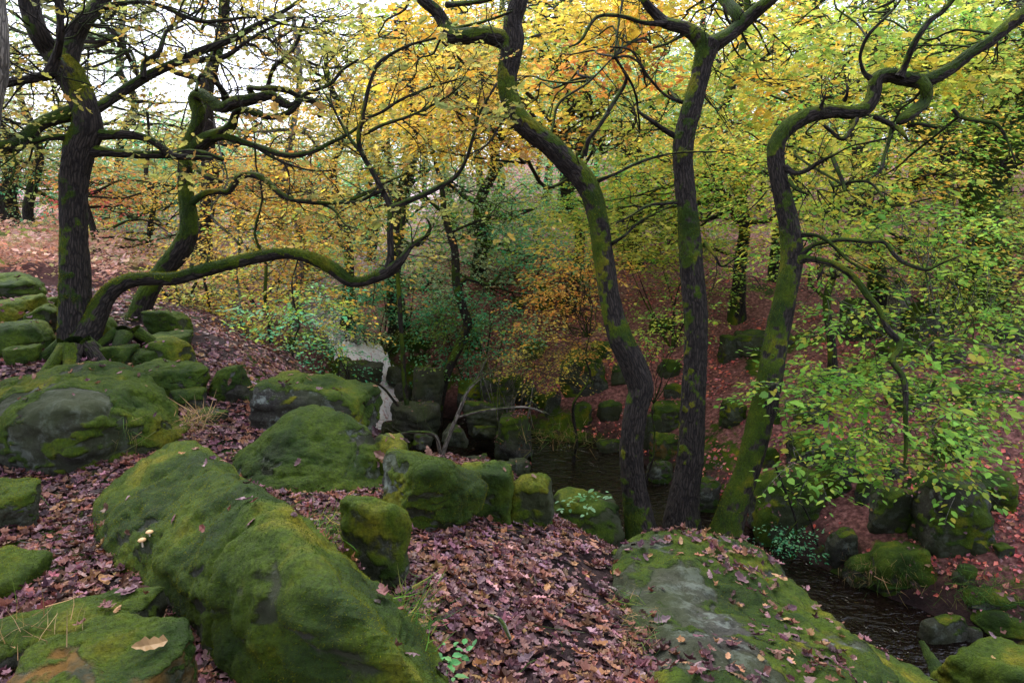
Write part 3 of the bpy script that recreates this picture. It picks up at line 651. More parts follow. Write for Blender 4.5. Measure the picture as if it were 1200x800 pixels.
class Tree:
    def __init__(s, name, label, cat, base, mat='bark', group=None, seed=1):
        s.root = empty(name, [float(v) for v in base], label, cat, group); s.mat = mat; s.g = np.random.default_rng(seed)
        s.sk = []; s.skr = []; s.tw = Geo(); s.lf = Geo(); s.tips = []; s.base = np.array(base, float)
    def limb(s, pts, rad, name='limb', sides=20, step=.04, lump=.12, ridge=.003, moss=.1, fz=0, flen=.012, label=None):
        g = Geo(); c, r, ms = tube(g, pts, rad, sides, step=step, lump=lump, ridge=ridge, seed=len(s.sk)*3.1+s.g.uniform(0, 9), moss=moss)
        o = g.build(name, M[s.mat], s.root)
        if label: o['label'] = label
        s.sk.append(c); s.skr.append(r)
        if fz: V, T, Q = g.arrays(); fuzz(V, Q, ms, fz, flen, s.g, 'moss', o, thr=.5)
        return c
    def px(s, pts, t0, t1=None, wob=.0, **kw):
        """a limb traced from photo pixels (x, y, width) running from depth t0 to t1"""
        t1 = t0 if t1 is None else t1; n = len(pts)
        t = np.linspace(t0, t1, n)+wob*np.sin(np.linspace(0, 7, n)+s.g.uniform(0, 6))*np.sin(np.linspace(0, math.pi, n))
        return s.limb([P(x, y, q) for (x, y, w), q in zip(pts, t)], [w*.79*q/F/2 for (x, y, w), q in zip(pts, t)], **kw)
    def twigs(s, n, L, r, lvl=2, f0=.3, gnarl=.3, kids=4, up=.0, which=None, moss=.15, flat=.6):
        for i in (range(len(s.sk)) if which is None else which):
            c = s.sk[i]; rr = s.skr[i]
            for _ in range(n):
                k = int(s.g.uniform(f0, 1)*(len(c)-2)); t = unit(c[k+1]-c[k]); sd = unit(np.cross(t, s.g.normal(0, 1, 3))); a = s.g.uniform(.5, 1.2)
                grow(s.tw, c[k], t*math.cos(a)+sd*math.sin(a), L*s.g.uniform(.5, 1.2), min(r, rr[k]*.6), lvl, s.g, s.tips, gnarl, kids, up, moss, flat)
    def cloud(s, box, t, dt, n, pal, size=.085, M_=10, L=.5, flat=.4, fan=.28, shoots=34, rad=.55, tm=TL, limbr=.02, fill=1., mix=.25, bend=.25, dr=.18):
        """leaf clumps spread over the photo box at depth t+-dt, each carried by a branch from the nearest wood"""
        x0, x1, y0, y1 = box; g = s.g; sk = np.concatenate(s.sk)
        for k in range(n):
            c = P(g.uniform(x0, x1), g.uniform(y0, y1), t+g.uniform(-dt, dt))
            s.clump(c, pal[g.integers(0, len(pal))] if isinstance(pal, list) else pal, size, M_, L, flat, fan, shoots, rad, tm, limbr, mix, bend, dr, sk)
    def clump(s, c, pal, size=.085, M_=10, L=.5, flat=.4, fan=.28, shoots=34, rad=.55, tm=TL, limbr=.02, mix=.25, bend=.25, dr=.18, sk=None):
        g = s.g; sk = np.concatenate(s.sk) if sk is None else sk
        pal = PAL[pal]; q = sk-c; q[:, 2] = q[:, 2]*1.6+.0; j = int(np.argmin((q**2).sum(1)+g.uniform(0, .15, len(q)))); a = sk[j]; Lc = np.linalg.norm(c-a)
        if limbr:
            n = 7; f = np.linspace(0, 1, n)[:, None]; pts = a*(1-f)+c*f+np.sin(f*math.pi)*g.normal(0, .1, 3)*Lc+g.normal(0, .03*Lc+.01, (n, 3))*np.sin(f*math.pi)
            r0 = min(limbr*(.6+.25*Lc), .05); tube(s.tw, pts, np.linspace(r0, r0*.4, n), sides=6, n_per=3, cap=False, moss=.2, lump=.15)
            for _ in range(4):
                b = pts[g.integers(n-4, n)]; e = c+g.normal(0, rad*.55, 3)*np.array([1, 1, .5]); m = (b+e)/2+g.normal(0, rad*.12, 3)
                tube(s.tw, [b, m, e], [r0*.5, r0*.35, r0*.15], sides=4, n_per=3, cap=False, moss=.1)
        O = c+np.clip(g.normal(0, 1, (shoots, 3)), -1.8, 1.8)*np.array([rad, rad, rad*.5])*.62
        keep = noise(O*1.7+11) > -.32; O = O[keep]
        if len(O) == 0: return
        D = unit((O-c)*np.array([1, 1, .35])+g.normal(0, .35*rad, O.shape)*np.array([1, 1, .5]))
        tint0 = g.integers(0, len(pal)); tint = np.where(g.uniform(0, 1, len(O)) < .5, tint0, g.integers(0, len(pal), len(O)))
        sprays(s.lf, s.tw, O, D, L*g.uniform(.6, 1.2, len(O)), M_, size, pal, flat, fan, dr, tm, g, tint, mix=mix)
    def tipleaves(s, pal, size=.08, M_=7, L=.25, flat=.5, frac=.6, tm=TL, ymax=None):
        tp = [q for q in s.tips if s.g.uniform() < frac]
        if not tp: return
        O = np.array([q[0] for q in tp])-np.array([q[1] for q in tp])*L*.4; D = np.array([q[1] for q in tp])*np.array([1, 1, .5])
        sprays(s.lf, None, O, D+1e-3, L, M_, size, PAL[pal], flat, .3, .2, tm, s.g)
    def roots(s, n, R_, r0, moss=.5):
        for k in range(n):
            a = (k+s.g.uniform(-.3, .3))*6.283/n; d = np.array([math.cos(a), math.sin(a)]); L_ = R_*s.g.uniform(.7, 1.3); pts = []
            for f in (0, .25, .5, .8, 1.):
                xy = s.base[:2]+d*(r0*.5+L_*f)+s.g.normal(0, .05, 2)*f; zz = float(ground(xy[0], xy[1])); pts.append([xy[0], xy[1], max(zz, s.base[2]-1.2*L_*f-.1)*1.+(.14*(1-f)**2-.03-.06*f)])
            pts[0][2] = s.base[2]+.14
            s.limb(pts, [r0*.5, r0*.36, r0*.22, r0*.11, r0*.04], name='root', sides=20, step=.03, lump=.2, ridge=.005, moss=moss)
    def done(s):
        if s.tw.n: s.tw.build('sprays', M[s.mat], s.root)  # bare twigs and branches; the leaves are built as the crown
        if s.lf.n: s.lf.build('crown', M['leaf'], s.root, smooth=False)

OAK = tmpl_oak(6, .25, .3, 3)
def base_of(px, py):
    p, t = G(px, py); return p, t

# --- oak A, thick trunk at the left
p, tA = base_of(90, 425); tA = min(max(tA, 6.2), 6.9)
A = Tree('oak_tree', 'thick leaning oak with a long arching low bough behind the broad boulder', 'tree', p, seed=3)
A.px([(90, 450, 76), (90, 418, 54), (89, 395, 46), (88, 340, 41), (86, 270, 37), (87, 215, 38), (94, 175, 42), (103, 150, 42), (98, 122, 38), (84, 92, 40), (72, 76, 40)], tA, name='trunk', sides=72, step=.018, lump=.07, ridge=.008, moss=.12, fz=16000, flen=.01)
for q, kw in [
 ([(76, 84, 34), (58, 60, 28), (44, 38, 26), (34, 8, 25), (28, -30, 24)], dict(t=(tA, tA-.2))),
 ([(74, 86, 34), (86, 48, 27), (98, 26, 22), (114, 8, 20), (136, -20, 18)], dict(t=(tA, tA+.3))),
 ([(58, 86, 18), (66, 66, 12), (71, 42, 9), (70, 18, 9), (64, -20, 8)], dict(t=(tA-.25, tA-.5))),
 ([(66, 82, 22), (48, 90, 14), (24, 94, 13), (-30, 104, 12)], dict(t=(tA, tA-.3))),
 ([(88, 132, 22), (66, 138, 19), (46, 146, 19), (24, 166, 20), (0, 172, 17), (-40, 176, 14)], dict(t=(tA, tA-.4), m=.55)),
 ([(88, 162, 14), (64, 161, 9), (40, 166, 8), (8, 178, 7), (-40, 190, 5)], dict(t=(tA, tA-.3), m=.4)),
 ([(100, 132, 24), (118, 124, 15), (135, 113, 14), (169, 91, 14), (203, 75, 12), (236, 60, 11), (270, 47, 9), (304, 28, 8), (338, 10, 6), (380, -20, 4)], dict(t=(tA, tA+.6), m=.3)),
 ([(205, 75, 9), (240, 70, 8), (264, 66, 7), (290, 48, 5), (310, 36, 4), (345, 20, 3)], dict(t=(tA+.25, tA+.2))),
 ([(168, 92, 9), (170, 74, 8), (186, 62, 7), (196, 36, 5), (220, 20, 4), (240, 8, 3)], dict(t=(tA+.15, tA+.4))),
 ([(110, 12, 12), (140, 5, 7), (178, 4, 6), (230, 24, 6), (262, 24, 5), (300, 20, 4), (340, 30, 3)], dict(t=(tA+.2, tA-.3))),
 ([(104, 158, 24), (124, 158, 15), (150, 158, 12), (176, 164, 10), (203, 182, 10), (222, 184, 8), (248, 186, 6)], dict(t=(tA, tA+.2), m=.2)),
 ([(104, 176, 22), (126, 178, 13), (160, 181, 11), (195, 181, 11), (232, 179, 9), (262, 187, 5)], dict(t=(tA, tA+.3), m=.35)),
 ([(98, 398, 44), (110, 374, 34), (122, 350, 26), (136, 336, 23), (154, 328, 21), (176, 326, 20), (205, 326, 18), (236, 318, 18), (270, 309, 17), (304, 301, 17), (338, 297, 17), (366, 303, 19), (388, 314, 20), (404, 326, 19), (414, 331, 15), (430, 329, 15), (450, 321, 18), (463, 313, 17)], dict(t=(tA, tA+.2), m=.38, fz=14000, s=56, st=.02)),
 ([(456, 318, 18), (470, 305, 12), (480, 290, 8), (492, 281, 6), (504, 274, 3)], dict(t=(tA+.2, tA+.1), m=.4)),
 ([(455, 318, 16), (458, 300, 11), (457, 270, 10), (457, 243, 9), (447, 222, 8), (437, 202, 8), (426, 184, 7), (420, 165, 7), (424, 140, 6), (430, 111, 6), (437, 88, 5), (446, 72, 5), (478, 54, 4), (511, 45, 3)], dict(t=(tA+.2, tA), m=.25)),
 ([(458, 244, 9), (480, 235, 8), (501, 226, 8), (520, 216, 7), (535, 206, 6), (546, 188, 5), (552, 169, 5), (557, 150, 4), (562, 132, 4), (582, 98, 3)], dict(t=(tA+.15, tA-.1), m=.3)),
 ([(450, 224, 7), (440, 226, 6), (420, 236, 5), (398, 238, 5)], dict(t=(tA+.15, tA+.5), m=.3)),
 ([(428, 184, 6), (412, 165, 5), (400, 145, 4), (388, 122, 3), (372, 96, 2)], dict(t=(tA+.1, tA+.2))),
 ([(424, 140, 5), (446, 132, 4), (468, 118, 4), (500, 104, 3), (540, 92, 2)], dict(t=(tA+.1, tA-.1))),
 ([(426, 158, 5), (450, 146, 5), (480, 136, 4), (520, 116, 3), (548, 94, 2)], dict(t=(tA+.05, tA-.4)))]:
    t = kw['t']; A.px(q, t[0], t[1], wob=.06, moss=kw.get('m', .12), sides=kw.get('s', 22), step=kw.get('st', .035), fz=kw.get('fz', 0), ridge=.003)
NA = len(A.sk)
A.twigs(10, .95, .009, 2, .15, .34, 4, which=[1, 2, 3, 4, 6, 7, 8, 9, 10])
A.twigs(5, .5, .006, 2, .2, .34, 3, which=[11, 5, 12])
A.twigs(3, .4, .005, 1, .3, .34, 3, which=[13])
A.twigs(9, .75, .006, 2, .15, .3, 4, which=list(range(14, NA)), flat=.4)
A.tipleaves('OLV', .06, 6, .2, .6, .16, tm=OAK)
A.roots(6, 0.5, 0.15)
A.done()

# --- oak B, second trunk left
p, tB = base_of(152, 408); tB = min(max(tB, 7.6), 9.)
B = Tree('oak_tree', 'mossy oak behind the thick one, its bent trunk rising into contorted hanging limbs', 'tree', p, seed=5)
B.px([(140, 428, 74), (152, 400, 44), (160, 378, 33), (170, 350, 29), (181, 330, 27), (196, 312, 27), (212, 292, 27), (221, 272, 26), (221, 250, 23), (218, 232, 20), (216, 206, 19), (219, 188, 22), (222, 176, 26)], tB, name='trunk', sides=64, step=.022, lump=.07, ridge=.008, moss=.5, fz=12000, flen=.01)
for q, kw in [
 ([(214, 186, 24), (222, 166, 20), (230, 150, 18), (233, 132, 18), (228, 116, 18), (236, 110, 16), (250, 120, 16), (262, 126, 15), (276, 120, 16), (290, 118, 17), (306, 114, 15), (318, 112, 14), (330, 120, 14), (342, 124, 10), (352, 117, 7)], dict(m=.35, fz=4000)),
 ([(300, 116, 10), (292, 104, 9), (304, 104, 8), (318, 104, 11), (335, 106, 9), (352, 114, 9), (370, 120, 10), (378, 130, 9), (374, 136, 7)], dict(m=.3)),
 ([(222, 176, 24), (234, 168, 22), (248, 160, 17), (262, 154, 14), (272, 146, 13), (276, 134, 11), (284, 129, 10), (300, 134, 9), (318, 137, 8), (334, 134, 8), (348, 124, 7), (358, 110, 6), (374, 104, 5), (388, 98, 5), (402, 82, 4), (420, 70, 3)], dict(m=.4)),
 ([(238, 166, 16), (257, 160, 11), (272, 162, 11), (287, 167, 10), (302, 172, 9), (317, 177, 9), (331, 181, 8), (345, 182, 8), (358, 180, 7), (371, 176, 7), (390, 166, 6), (410, 156, 5), (432, 138, 4)], dict(m=.55)),
 ([(219, 243, 15), (230, 234, 10), (243, 226, 10), (255, 225, 9), (267, 225, 9), (274, 216, 9), (280, 208, 9), (292, 205, 9), (307, 208, 9), (318, 217, 8), (331, 229, 8), (348, 235, 7), (365, 237, 7), (385, 238, 6), (405, 236, 6), (430, 226, 5), (452, 214, 4), (470, 206, 3)], dict(m=.5)),
 ([(212, 182, 12), (222, 188, 8), (230, 198, 8), (245, 208, 7), (260, 214, 5)], dict(m=.3)),
 ([(276, 132, 8), (268, 118, 7), (262, 108, 8), (252, 96, 7), (236, 88, 7), (232, 96, 6), (230, 106, 5)], dict(m=.3)),
 ([(314, 104, 8), (317, 90, 6), (322, 78, 7), (336, 66, 6), (346, 54, 5), (352, 38, 4), (357, 22, 3)], dict(m=.1)),
 ([(264, 122, 8), (262, 110, 7), (254, 94, 6), (250, 70, 5), (256, 44, 4)], dict(m=.1)),
 ([(300, 172, 5), (318, 184, 4), (342, 194, 3), (366, 200, 3), (388, 200, 2)], dict(m=.1)),
 ([(376, 238, 5), (392, 246, 4), (404, 262, 3), (418, 268, 2)], dict(m=.2))]:
    B.px(q, tB, tB-.35, wob=.12, moss=kw['m'], sides=24, step=.03, fz=kw.get('fz', 0), lump=.2, ridge=.004)
B.twigs(4, .7, .007, 2, .3, .36, 4, which=range(1, len(B.sk)))
B.tipleaves('OLV', .06, 6, .2, .6, .15, tm=OAK)
B.roots(5, 0.6, 0.14)
B.done()

# --- oak C, sinuous trunk in the centre
p, tC = base_of(752, 622); tC = min(max(tC, 5.6), 6.8)
Ct = Tree('oak_tree', 'sinuous oak leaning left over the path, left one of the three trunks above the stream', 'tree', p, seed=7)
Ct.px([(752, 660, 66), (752, 628, 50), (747, 598, 42), (742, 562, 35), (740, 522, 33), (745, 482, 34), (751, 455, 37), (742, 428, 38), (727, 396, 34), (717, 361, 30), (711, 324, 29), (706, 290, 29), (702, 262, 29), (693, 228, 30), (679, 205, 32), (663, 189, 32), (644, 170, 32), (622, 153, 31), (606, 136, 28), (596, 112, 27), (594, 92, 28), (598, 66, 31), (602, 46, 31), (601, 26, 27), (608, 2, 27), (612, -40, 26)], tC, tC-.1, name='trunk', sides=80, step=.016, lump=.06, ridge=.008, moss=.22, fz=16000, flen=.01)
for q, t1, m in [
 ([(604, 52, 30), (588, 46, 26), (569, 41, 23), (548, 42, 23), (530, 42, 22), (522, 30, 21), (512, 14, 19), (496, 0, 18), (478, -20, 16)], tC-.1, .45),
 ([(684, 182, 10), (690, 164, 6), (704, 145, 6), (718, 122, 6), (731, 101, 5), (734, 90, 4), (729, 82, 2)], tC-.2, .1),
 ([(699, 212, 8), (720, 204, 4), (755, 188, 4), (795, 179, 3), (840, 178, 2)], tC-.3, .1),
 ([(530, 36, 9), (548, 30, 5), (572, 24, 4), (600, 14, 3)], tC-.4, .3),
 ([(716, 286, 7), (732, 276, 4), (752, 258, 3), (790, 240, 2)], tC-.3, .1),
 ([(524, 6, 9), (546, 4, 7), (572, 0, 6), (610, -16, 5)], tC-.4, .2),
 ([(604, 126, 8), (590, 140, 4), (572, 168, 3), (548, 182, 2)], tC-.3, .1),
 ([(640, 168, 8), (648, 148, 4), (656, 120, 4), (690, 96, 3), (720, 66, 2)], tC+.4, .1)]:
    Ct.px(q, tC-.05, t1, wob=.08, moss=m, sides=28, step=.03)
Ct.twigs(3, .55, .006, 2, .3, .34, 4, which=range(2, len(Ct.sk)))
Ct.twigs(5, .6, .006, 2, .5, .3, 4, which=[0])
for bx, n, pl in [((600, 760, 20, 120), 5, 'ORG'), ((560, 700, 90, 200), 3, 'YEL'), ((440, 560, 0, 100), 6, 'YEL'), ((640, 760, -30, 60), 5, 'YEL')]:
    Ct.cloud(bx, tC+1.8, 1.0, n, pl, .085, 7, .32, .6, .3, 20, .4, OAK, .012)
Ct.roots(5, 0.42, 0.13)
Ct.done()

# --- tree D, straight trunk forking into a Y
p, tD = base_of(800, 612); tD = min(max(tD, 5.8), 7.0)
Dt = Tree('oak_tree', 'dark straight oak forking into a wide Y, middle of the three trunks above the stream', 'tree', p, seed=9)
Dt.px([(802, 650, 76), (800, 612, 56), (802, 580, 46), (809, 536, 38), (812, 480, 35), (815, 420, 34), (815, 365, 34), (811, 320, 34), (808, 272, 31), (803, 225, 30), (800, 185, 30), (803, 155, 30), (810, 128, 30), (818, 100, 27), (824, 74, 28), (831, 50, 33)], tD, tD-.1, name='trunk', sides=80, step=.016, lump=.07, ridge=.009, moss=.1, fz=8000, flen=.01)
for q, t1, m in [
 ([(828, 56, 30), (846, 46, 22), (862, 35, 20), (880, 19, 19), (902, 0, 18), (930, -26, 17)], tD-.2, .35),
 ([(830, 58, 28), (816, 42, 22), (800, 32, 19), (780, 27, 18), (768, 16, 15), (756, 2, 13), (748, -20, 12)], tD-.1, .5),
 ([(872, 30, 20), (862, 14, 18), (850, 0, 16), (836, -24, 15)], tD+.2, .45),
 ([(786, 28, 12), (768, 28, 8), (751, 26, 6), (736, 21, 6), (718, 18, 6), (700, 20, 5), (690, 32, 5), (683, 45, 4), (676, 52, 3), (667, 55, 2)], tD-.4, .3),
 ([(792, 160, 9), (778, 152, 7), (764, 142, 6), (748, 131, 4)], tD-.3, .1),
 ([(808, 36, 9), (795, 44, 5), (780, 52, 4), (766, 56, 4)], tD-.2, .2),
 ([(802, 236, 8), (786, 238, 5), (762, 240, 4), (740, 252, 3), (722, 262, 2)], tD-.4, .1),
 ([(800, 120, 6), (780, 112, 4), (760, 90, 3), (740, 60, 3), (715, 55, 2)], tD-.5, .1),
 ([(826, 285, 7), (838, 300, 4), (846, 312, 3), (866, 300, 2)], tD-.3, .1)]:
    Dt.px(q, tD-.05, t1, wob=.08, moss=m, sides=28, step=.03)
Dt.twigs(3, .55, .006, 2, .3, .34, 4, which=range(1, len(Dt.sk)))
Dt.twigs(5, .6, .006, 2, .5, .3, 4, which=[0])
for bx, n, pl in [((740, 860, 60, 180), 6, 'YGR'), ((860, 960, 0, 110), 5, 'YEL'), ((700, 800, -20, 60), 6, 'YEL')]:
    Dt.cloud(bx, tD+1.9, 1.0, n, pl, .085, 7, .32, .6, .3, 20, .4, OAK, .012)
Dt.roots(5, 0.42, 0.14)
Dt.done()

# --- tree E, right trunk bending into a dragon-like limb
p, tE = base_of(856, 628); tE = min(max(tE, 5.6), 6.8)
E = Tree('oak_tree', 'oak whose trunk hooks sharply right in a thick limb, right one of the three trunks', 'tree', p, seed=13)
E.px([(844, 668, 80), (850, 630, 50), (862, 590, 41), (876, 550, 37), (888, 505, 37), (900, 455, 36), (905, 425, 36), (912, 385, 34), (922, 340, 32), (928, 300, 31), (924, 262, 29), (917, 230, 26), (911, 200, 25), (910, 172, 25), (919, 154, 24), (936, 141, 23), (956, 133, 21), (980, 131, 18), (1002, 132, 19), (1016, 126, 20), (1024, 110, 20), (1027, 94, 20), (1040, 88, 20), (1060, 92, 20), (1080, 95, 19), (1098, 90, 18), (1118, 78, 16), (1138, 62, 15), (1158, 50, 16), (1182, 30, 18), (1215, 6, 20)], tE, tE+.1, name='trunk', sides=72, step=.016, lump=.08, ridge=.008, moss=.3, fz=16000, flen=.01)
for q, t1, m in [
 ([(1078, 94, 20), (1086, 104, 18), (1084, 118, 16), (1074, 128, 17), (1060, 138, 16), (1052, 144, 9)], tE-.1, .6),
 ([(1054, 90, 14), (1060, 78, 9), (1068, 58, 9), (1078, 40, 8), (1090, 24, 8), (1108, 10, 7), (1130, -18, 6)], tE-.3, .1),
 ([(1020, 92, 9), (1012, 84, 6), (1008, 66, 5), (1016, 44, 5), (1030, 28, 4), (1048, 10, 3), (1062, -10, 3)], tE-.3, .05),
 ([(1024, 136, 9), (1036, 142, 8), (1048, 148, 7), (1058, 156, 6), (1064, 165, 3)], tE-.2, .1),
 ([(1046, 148, 7), (1042, 165, 6), (1036, 182, 5), (1032, 198, 5), (1022, 208, 3)], tE-.3, .1),
 ([(1004, 140, 8), (996, 154, 6), (988, 163, 6), (978, 158, 5), (966, 147, 4)], tE-.2, .1),
 ([(1064, 148, 6), (1078, 145, 5), (1098, 150, 4)], tE-.2, .2),
 ([(920, 196, 11), (932, 203, 7), (946, 199, 7), (960, 190, 6), (972, 184, 5), (984, 178, 3)], tE-.3, .15),
 ([(976, 186, 6), (982, 200, 6), (988, 214, 5), (990, 224, 3)], tE-.3, .2),
 ([(988, 216, 5), (1008, 212, 4), (1022, 216, 4), (1034, 230, 3)], tE-.4, .2),
 ([(924, 212, 8), (934, 222, 5), (948, 228, 4)], tE-.2, .1),
 ([(990, 118, 7), (993, 108, 4), (992, 98, 3)], tE-.1, .2),
 ([(962, 126, 6), (966, 114, 3), (968, 108, 2)], tE-.1, .2),
 ([(936, 304, 20), (946, 303, 11), (960, 305, 9), (976, 309, 9), (992, 318, 9), (1006, 331, 9), (1016, 346, 9), (1028, 360, 9), (1034, 372, 8), (1042, 388, 9), (1054, 400, 9), (1053, 410, 8), (1046, 422, 8), (1056, 438, 8), (1061, 455, 8), (1061, 490, 7), (1062, 520, 6), (1060, 545, 3)], tE-.5, .3),
 ([(936, 300, 12), (952, 288, 6), (966, 284, 6), (988, 281, 6), (1010, 283, 6), (1036, 284, 6), (1046, 296, 6), (1056, 306, 6), (1070, 312, 5), (1086, 316, 5), (1104, 308, 4), (1124, 300, 3)], tE-.4, .2),
 ([(940, 276, 7), (956, 276, 5), (972, 284, 5), (990, 302, 4), (1010, 314, 4), (1032, 322, 3), (1050, 326, 2)], tE-.5, .1),
 ([(964, 306, 5), (962, 318, 5), (958, 328, 3)], tE-.1, .1),
 ([(1116, 128, 6), (1128, 138, 6), (1150, 142, 5), (1168, 146, 5), (1180, 164, 3), (1190, 190, 2)], tE-.3, .1)]:
    E.px(q, tE-.02, t1, wob=.06, moss=m, sides=26, step=.028)
E.twigs(3, .5, .005, 2, .3, .34, 4, which=[k for k in range(1, len(E.sk))])
E.twigs(6, .6, .006, 2, .45, .3, 4, which=[0])
for bx, n, pl in [((900, 1050, -10, 110), 7, 'YGR'), ((1040, 1220, -20, 120), 10, 'YGR'), ((920, 1080, 150, 260), 7, 'YGR')]:
    E.cloud(bx, tE+1.6, .9, n, pl, .085, 7, .32, .55, .3, 20, .4, OAK, .012)
E.roots(5, 0.42, 0.13)
E.done()

# --- slender trees in the middle
p, tF = base_of(482, 535)
Ft = Tree('slender_tree', 'very thin straight greenish stem beside the waterfall', 'tree', p, seed=17)
Ft.px([(483, 548, 11), (480, 500, 8), (474, 450, 7), (471, 400, 7), (468, 350, 7), (466, 310, 6), (470, 270, 5), (476, 220, 4)], tF, name='trunk', sides=20, step=.03, moss=.35)
Ft.twigs(12, .8, .006, 2, .3, .25, 4)
Ft.px([(484, 500, 5), (462, 470, 4), (446, 452, 3), (420, 440, 2)], tF, tF-.4, sides=8)
Ft.done()
p, tG = base_of(515, 520)
Gt = Tree('slender_tree', 'kinked slender tree rooted by the pool, right of the thin straight stem', 'tree', p, seed=19)
Gt.px([(514, 545, 18), (513, 500, 14), (517, 462, 13), (527, 430, 13), (539, 403, 14), (548, 380, 14), (543, 362, 13), (535, 332, 13), (533, 294, 12), (526, 270, 11), (520, 246, 9), (518, 222, 8), (510, 190, 6), (500, 150, 5), (496, 110, 4)], tG, name='trunk', sides=36, step=.03, moss=.15, lump=.1)
for q in [[(538, 336, 9), (546, 327, 6), (560, 330, 6), (574, 333, 5), (586, 322, 4)], [(526, 276, 6), (534, 270, 4), (552, 262, 4), (572, 254, 3)], [(520, 250, 5), (508, 240, 4), (496, 228, 3), (484, 222, 2)]]: Gt.px(q, tG, tG-.3, sides=10)
Gt.twigs(7, 1.1, .008, 2, .5, .26, 4, flat=.3)
Gt.cloud((470, 640, 220, 330), tG+.3, .9, 12, ['PAL', 'TEA'], .06, 9, .5, .3, .3, 16, .6, TL, .01)
Gt.done()

# --- beech at the right whose green sprays hang into the view
p = np.array([7.6, 6.8, 0.]); p[2] = ground(p[0], p[1])
H = Tree('beech_tree', 'beech with layered fresh green sprays hanging over the far bank at the right', 'tree', p, mat='palebark', seed=23)
H.limb([p-[0, 0, .3], p+[0, .05, .6], p+[-.1, 0, 1.6], p+[-.05, .1, 2.8], p+[.1, 0, 4.2]], [.22, .17, .15, .13, .1], name='trunk', sides=40, step=.05)
for q in [[(1140, 400), (1060, 430), (990, 450), (920, 470)], [(1150, 430), (1080, 470), (1010, 520)], [(1190, 460), (1130, 480), (1070, 500)]]:
    n = len(q); s0 = p+np.array([0, 0, 1.2+1.4*(q[0][1] < 350)]); H.limb([s0]+[P(x, y, 7.4-.25*i) for i, (x, y) in enumerate(q)], np.linspace(.035, .006, n+1), sides=10, step=.06, ridge=0, moss=.1)
for bx, n, t in [((915, 1010, 400, 490), 11, 6.9), ((980, 1100, 440, 540), 16, 6.8), ((1060, 1200, 380, 530), 24, 7.2), ((960, 1060, 330, 400), 6, 7.4), ((1100, 1220, 290, 390), 9, 7.2), ((930, 1200, 230, 330), 16, 7.9), ((950, 1010, 530, 560), 2, 6.6), ((1060, 1110, 530, 560), 1, 6.6)]:
    H.cloud(bx, t, .5, n, 'BEE', .058, 15, .42, .3, .22, 8, .34, TB, .008, mix=.35, dr=.3)
H.done()
# ------------------------------------------------------------------ woodland behind
def bgtree(name, label, px, t, w, clouds, top=None, mat='bark', seed=1, cat='tree', moss=.3, nl=5, group=None, bough=.9, hgt=7., tb=None):
    g = np.random.default_rng(seed); tb = tb or t; u = (px-600)/F; x, y = u*tb, tb*.98; p = np.array([x, y, float(ground(x, y))])
    s = Tree(name, label, cat, p, mat=mat, group=group, seed=seed)
    tx = (top if top is not None else px+g.uniform(-40, 40)); q = np.array([(tx-600)/F*tb, y+g.uniform(-.4, .4), p[2]+hgt])
    n = 8; f = np.linspace(0, 1, n)[:, None]; pts = p*(1-f)+q*f+g.normal(0, .035*hgt, (n, 3))*np.array([1, 1, .2])*np.sin(f*math.pi)
    pts[0] = p-[0, 0, .3]; rad = np.linspace(w/2, w*.17, n); rad[0] *= 1.5
    s.limb(pts, rad, name='trunk', sides=20, step=.12, lump=.12, ridge=.01, moss=moss)
    for k in range(nl):
        i = g.integers(2, n-1); a = g.uniform(0, 6.28); d = np.array([math.cos(a), math.sin(a)*.6, g.uniform(-.1, .5)])
        L_, _ = wander(pts[i], d, g.uniform(.5, 1.)*hgt*.32*bough, 6, .32, g, .05); s.limb(L_, np.linspace(rad[i]*.6, rad[i]*.12, 7), sides=9, step=.15, ridge=0, moss=moss)
    s.twigs(2, hgt*.14, .012, 1, .3, .3, 4)
    for c in clouds:
        box, dt, m, pal = c[:4]; kw = dict(size=.085, M_=10, L=.7, flat=.45, fan=.3, shoots=85, rad=1.15, limbr=.03, mix=.3); kw.update(c[4] if len(c) > 4 else {})
        s.cloud(box, t, dt, m, pal, **kw)
    s.done(); return s
big = dict(rad=1.5, shoots=110, L=.9, size=.1)
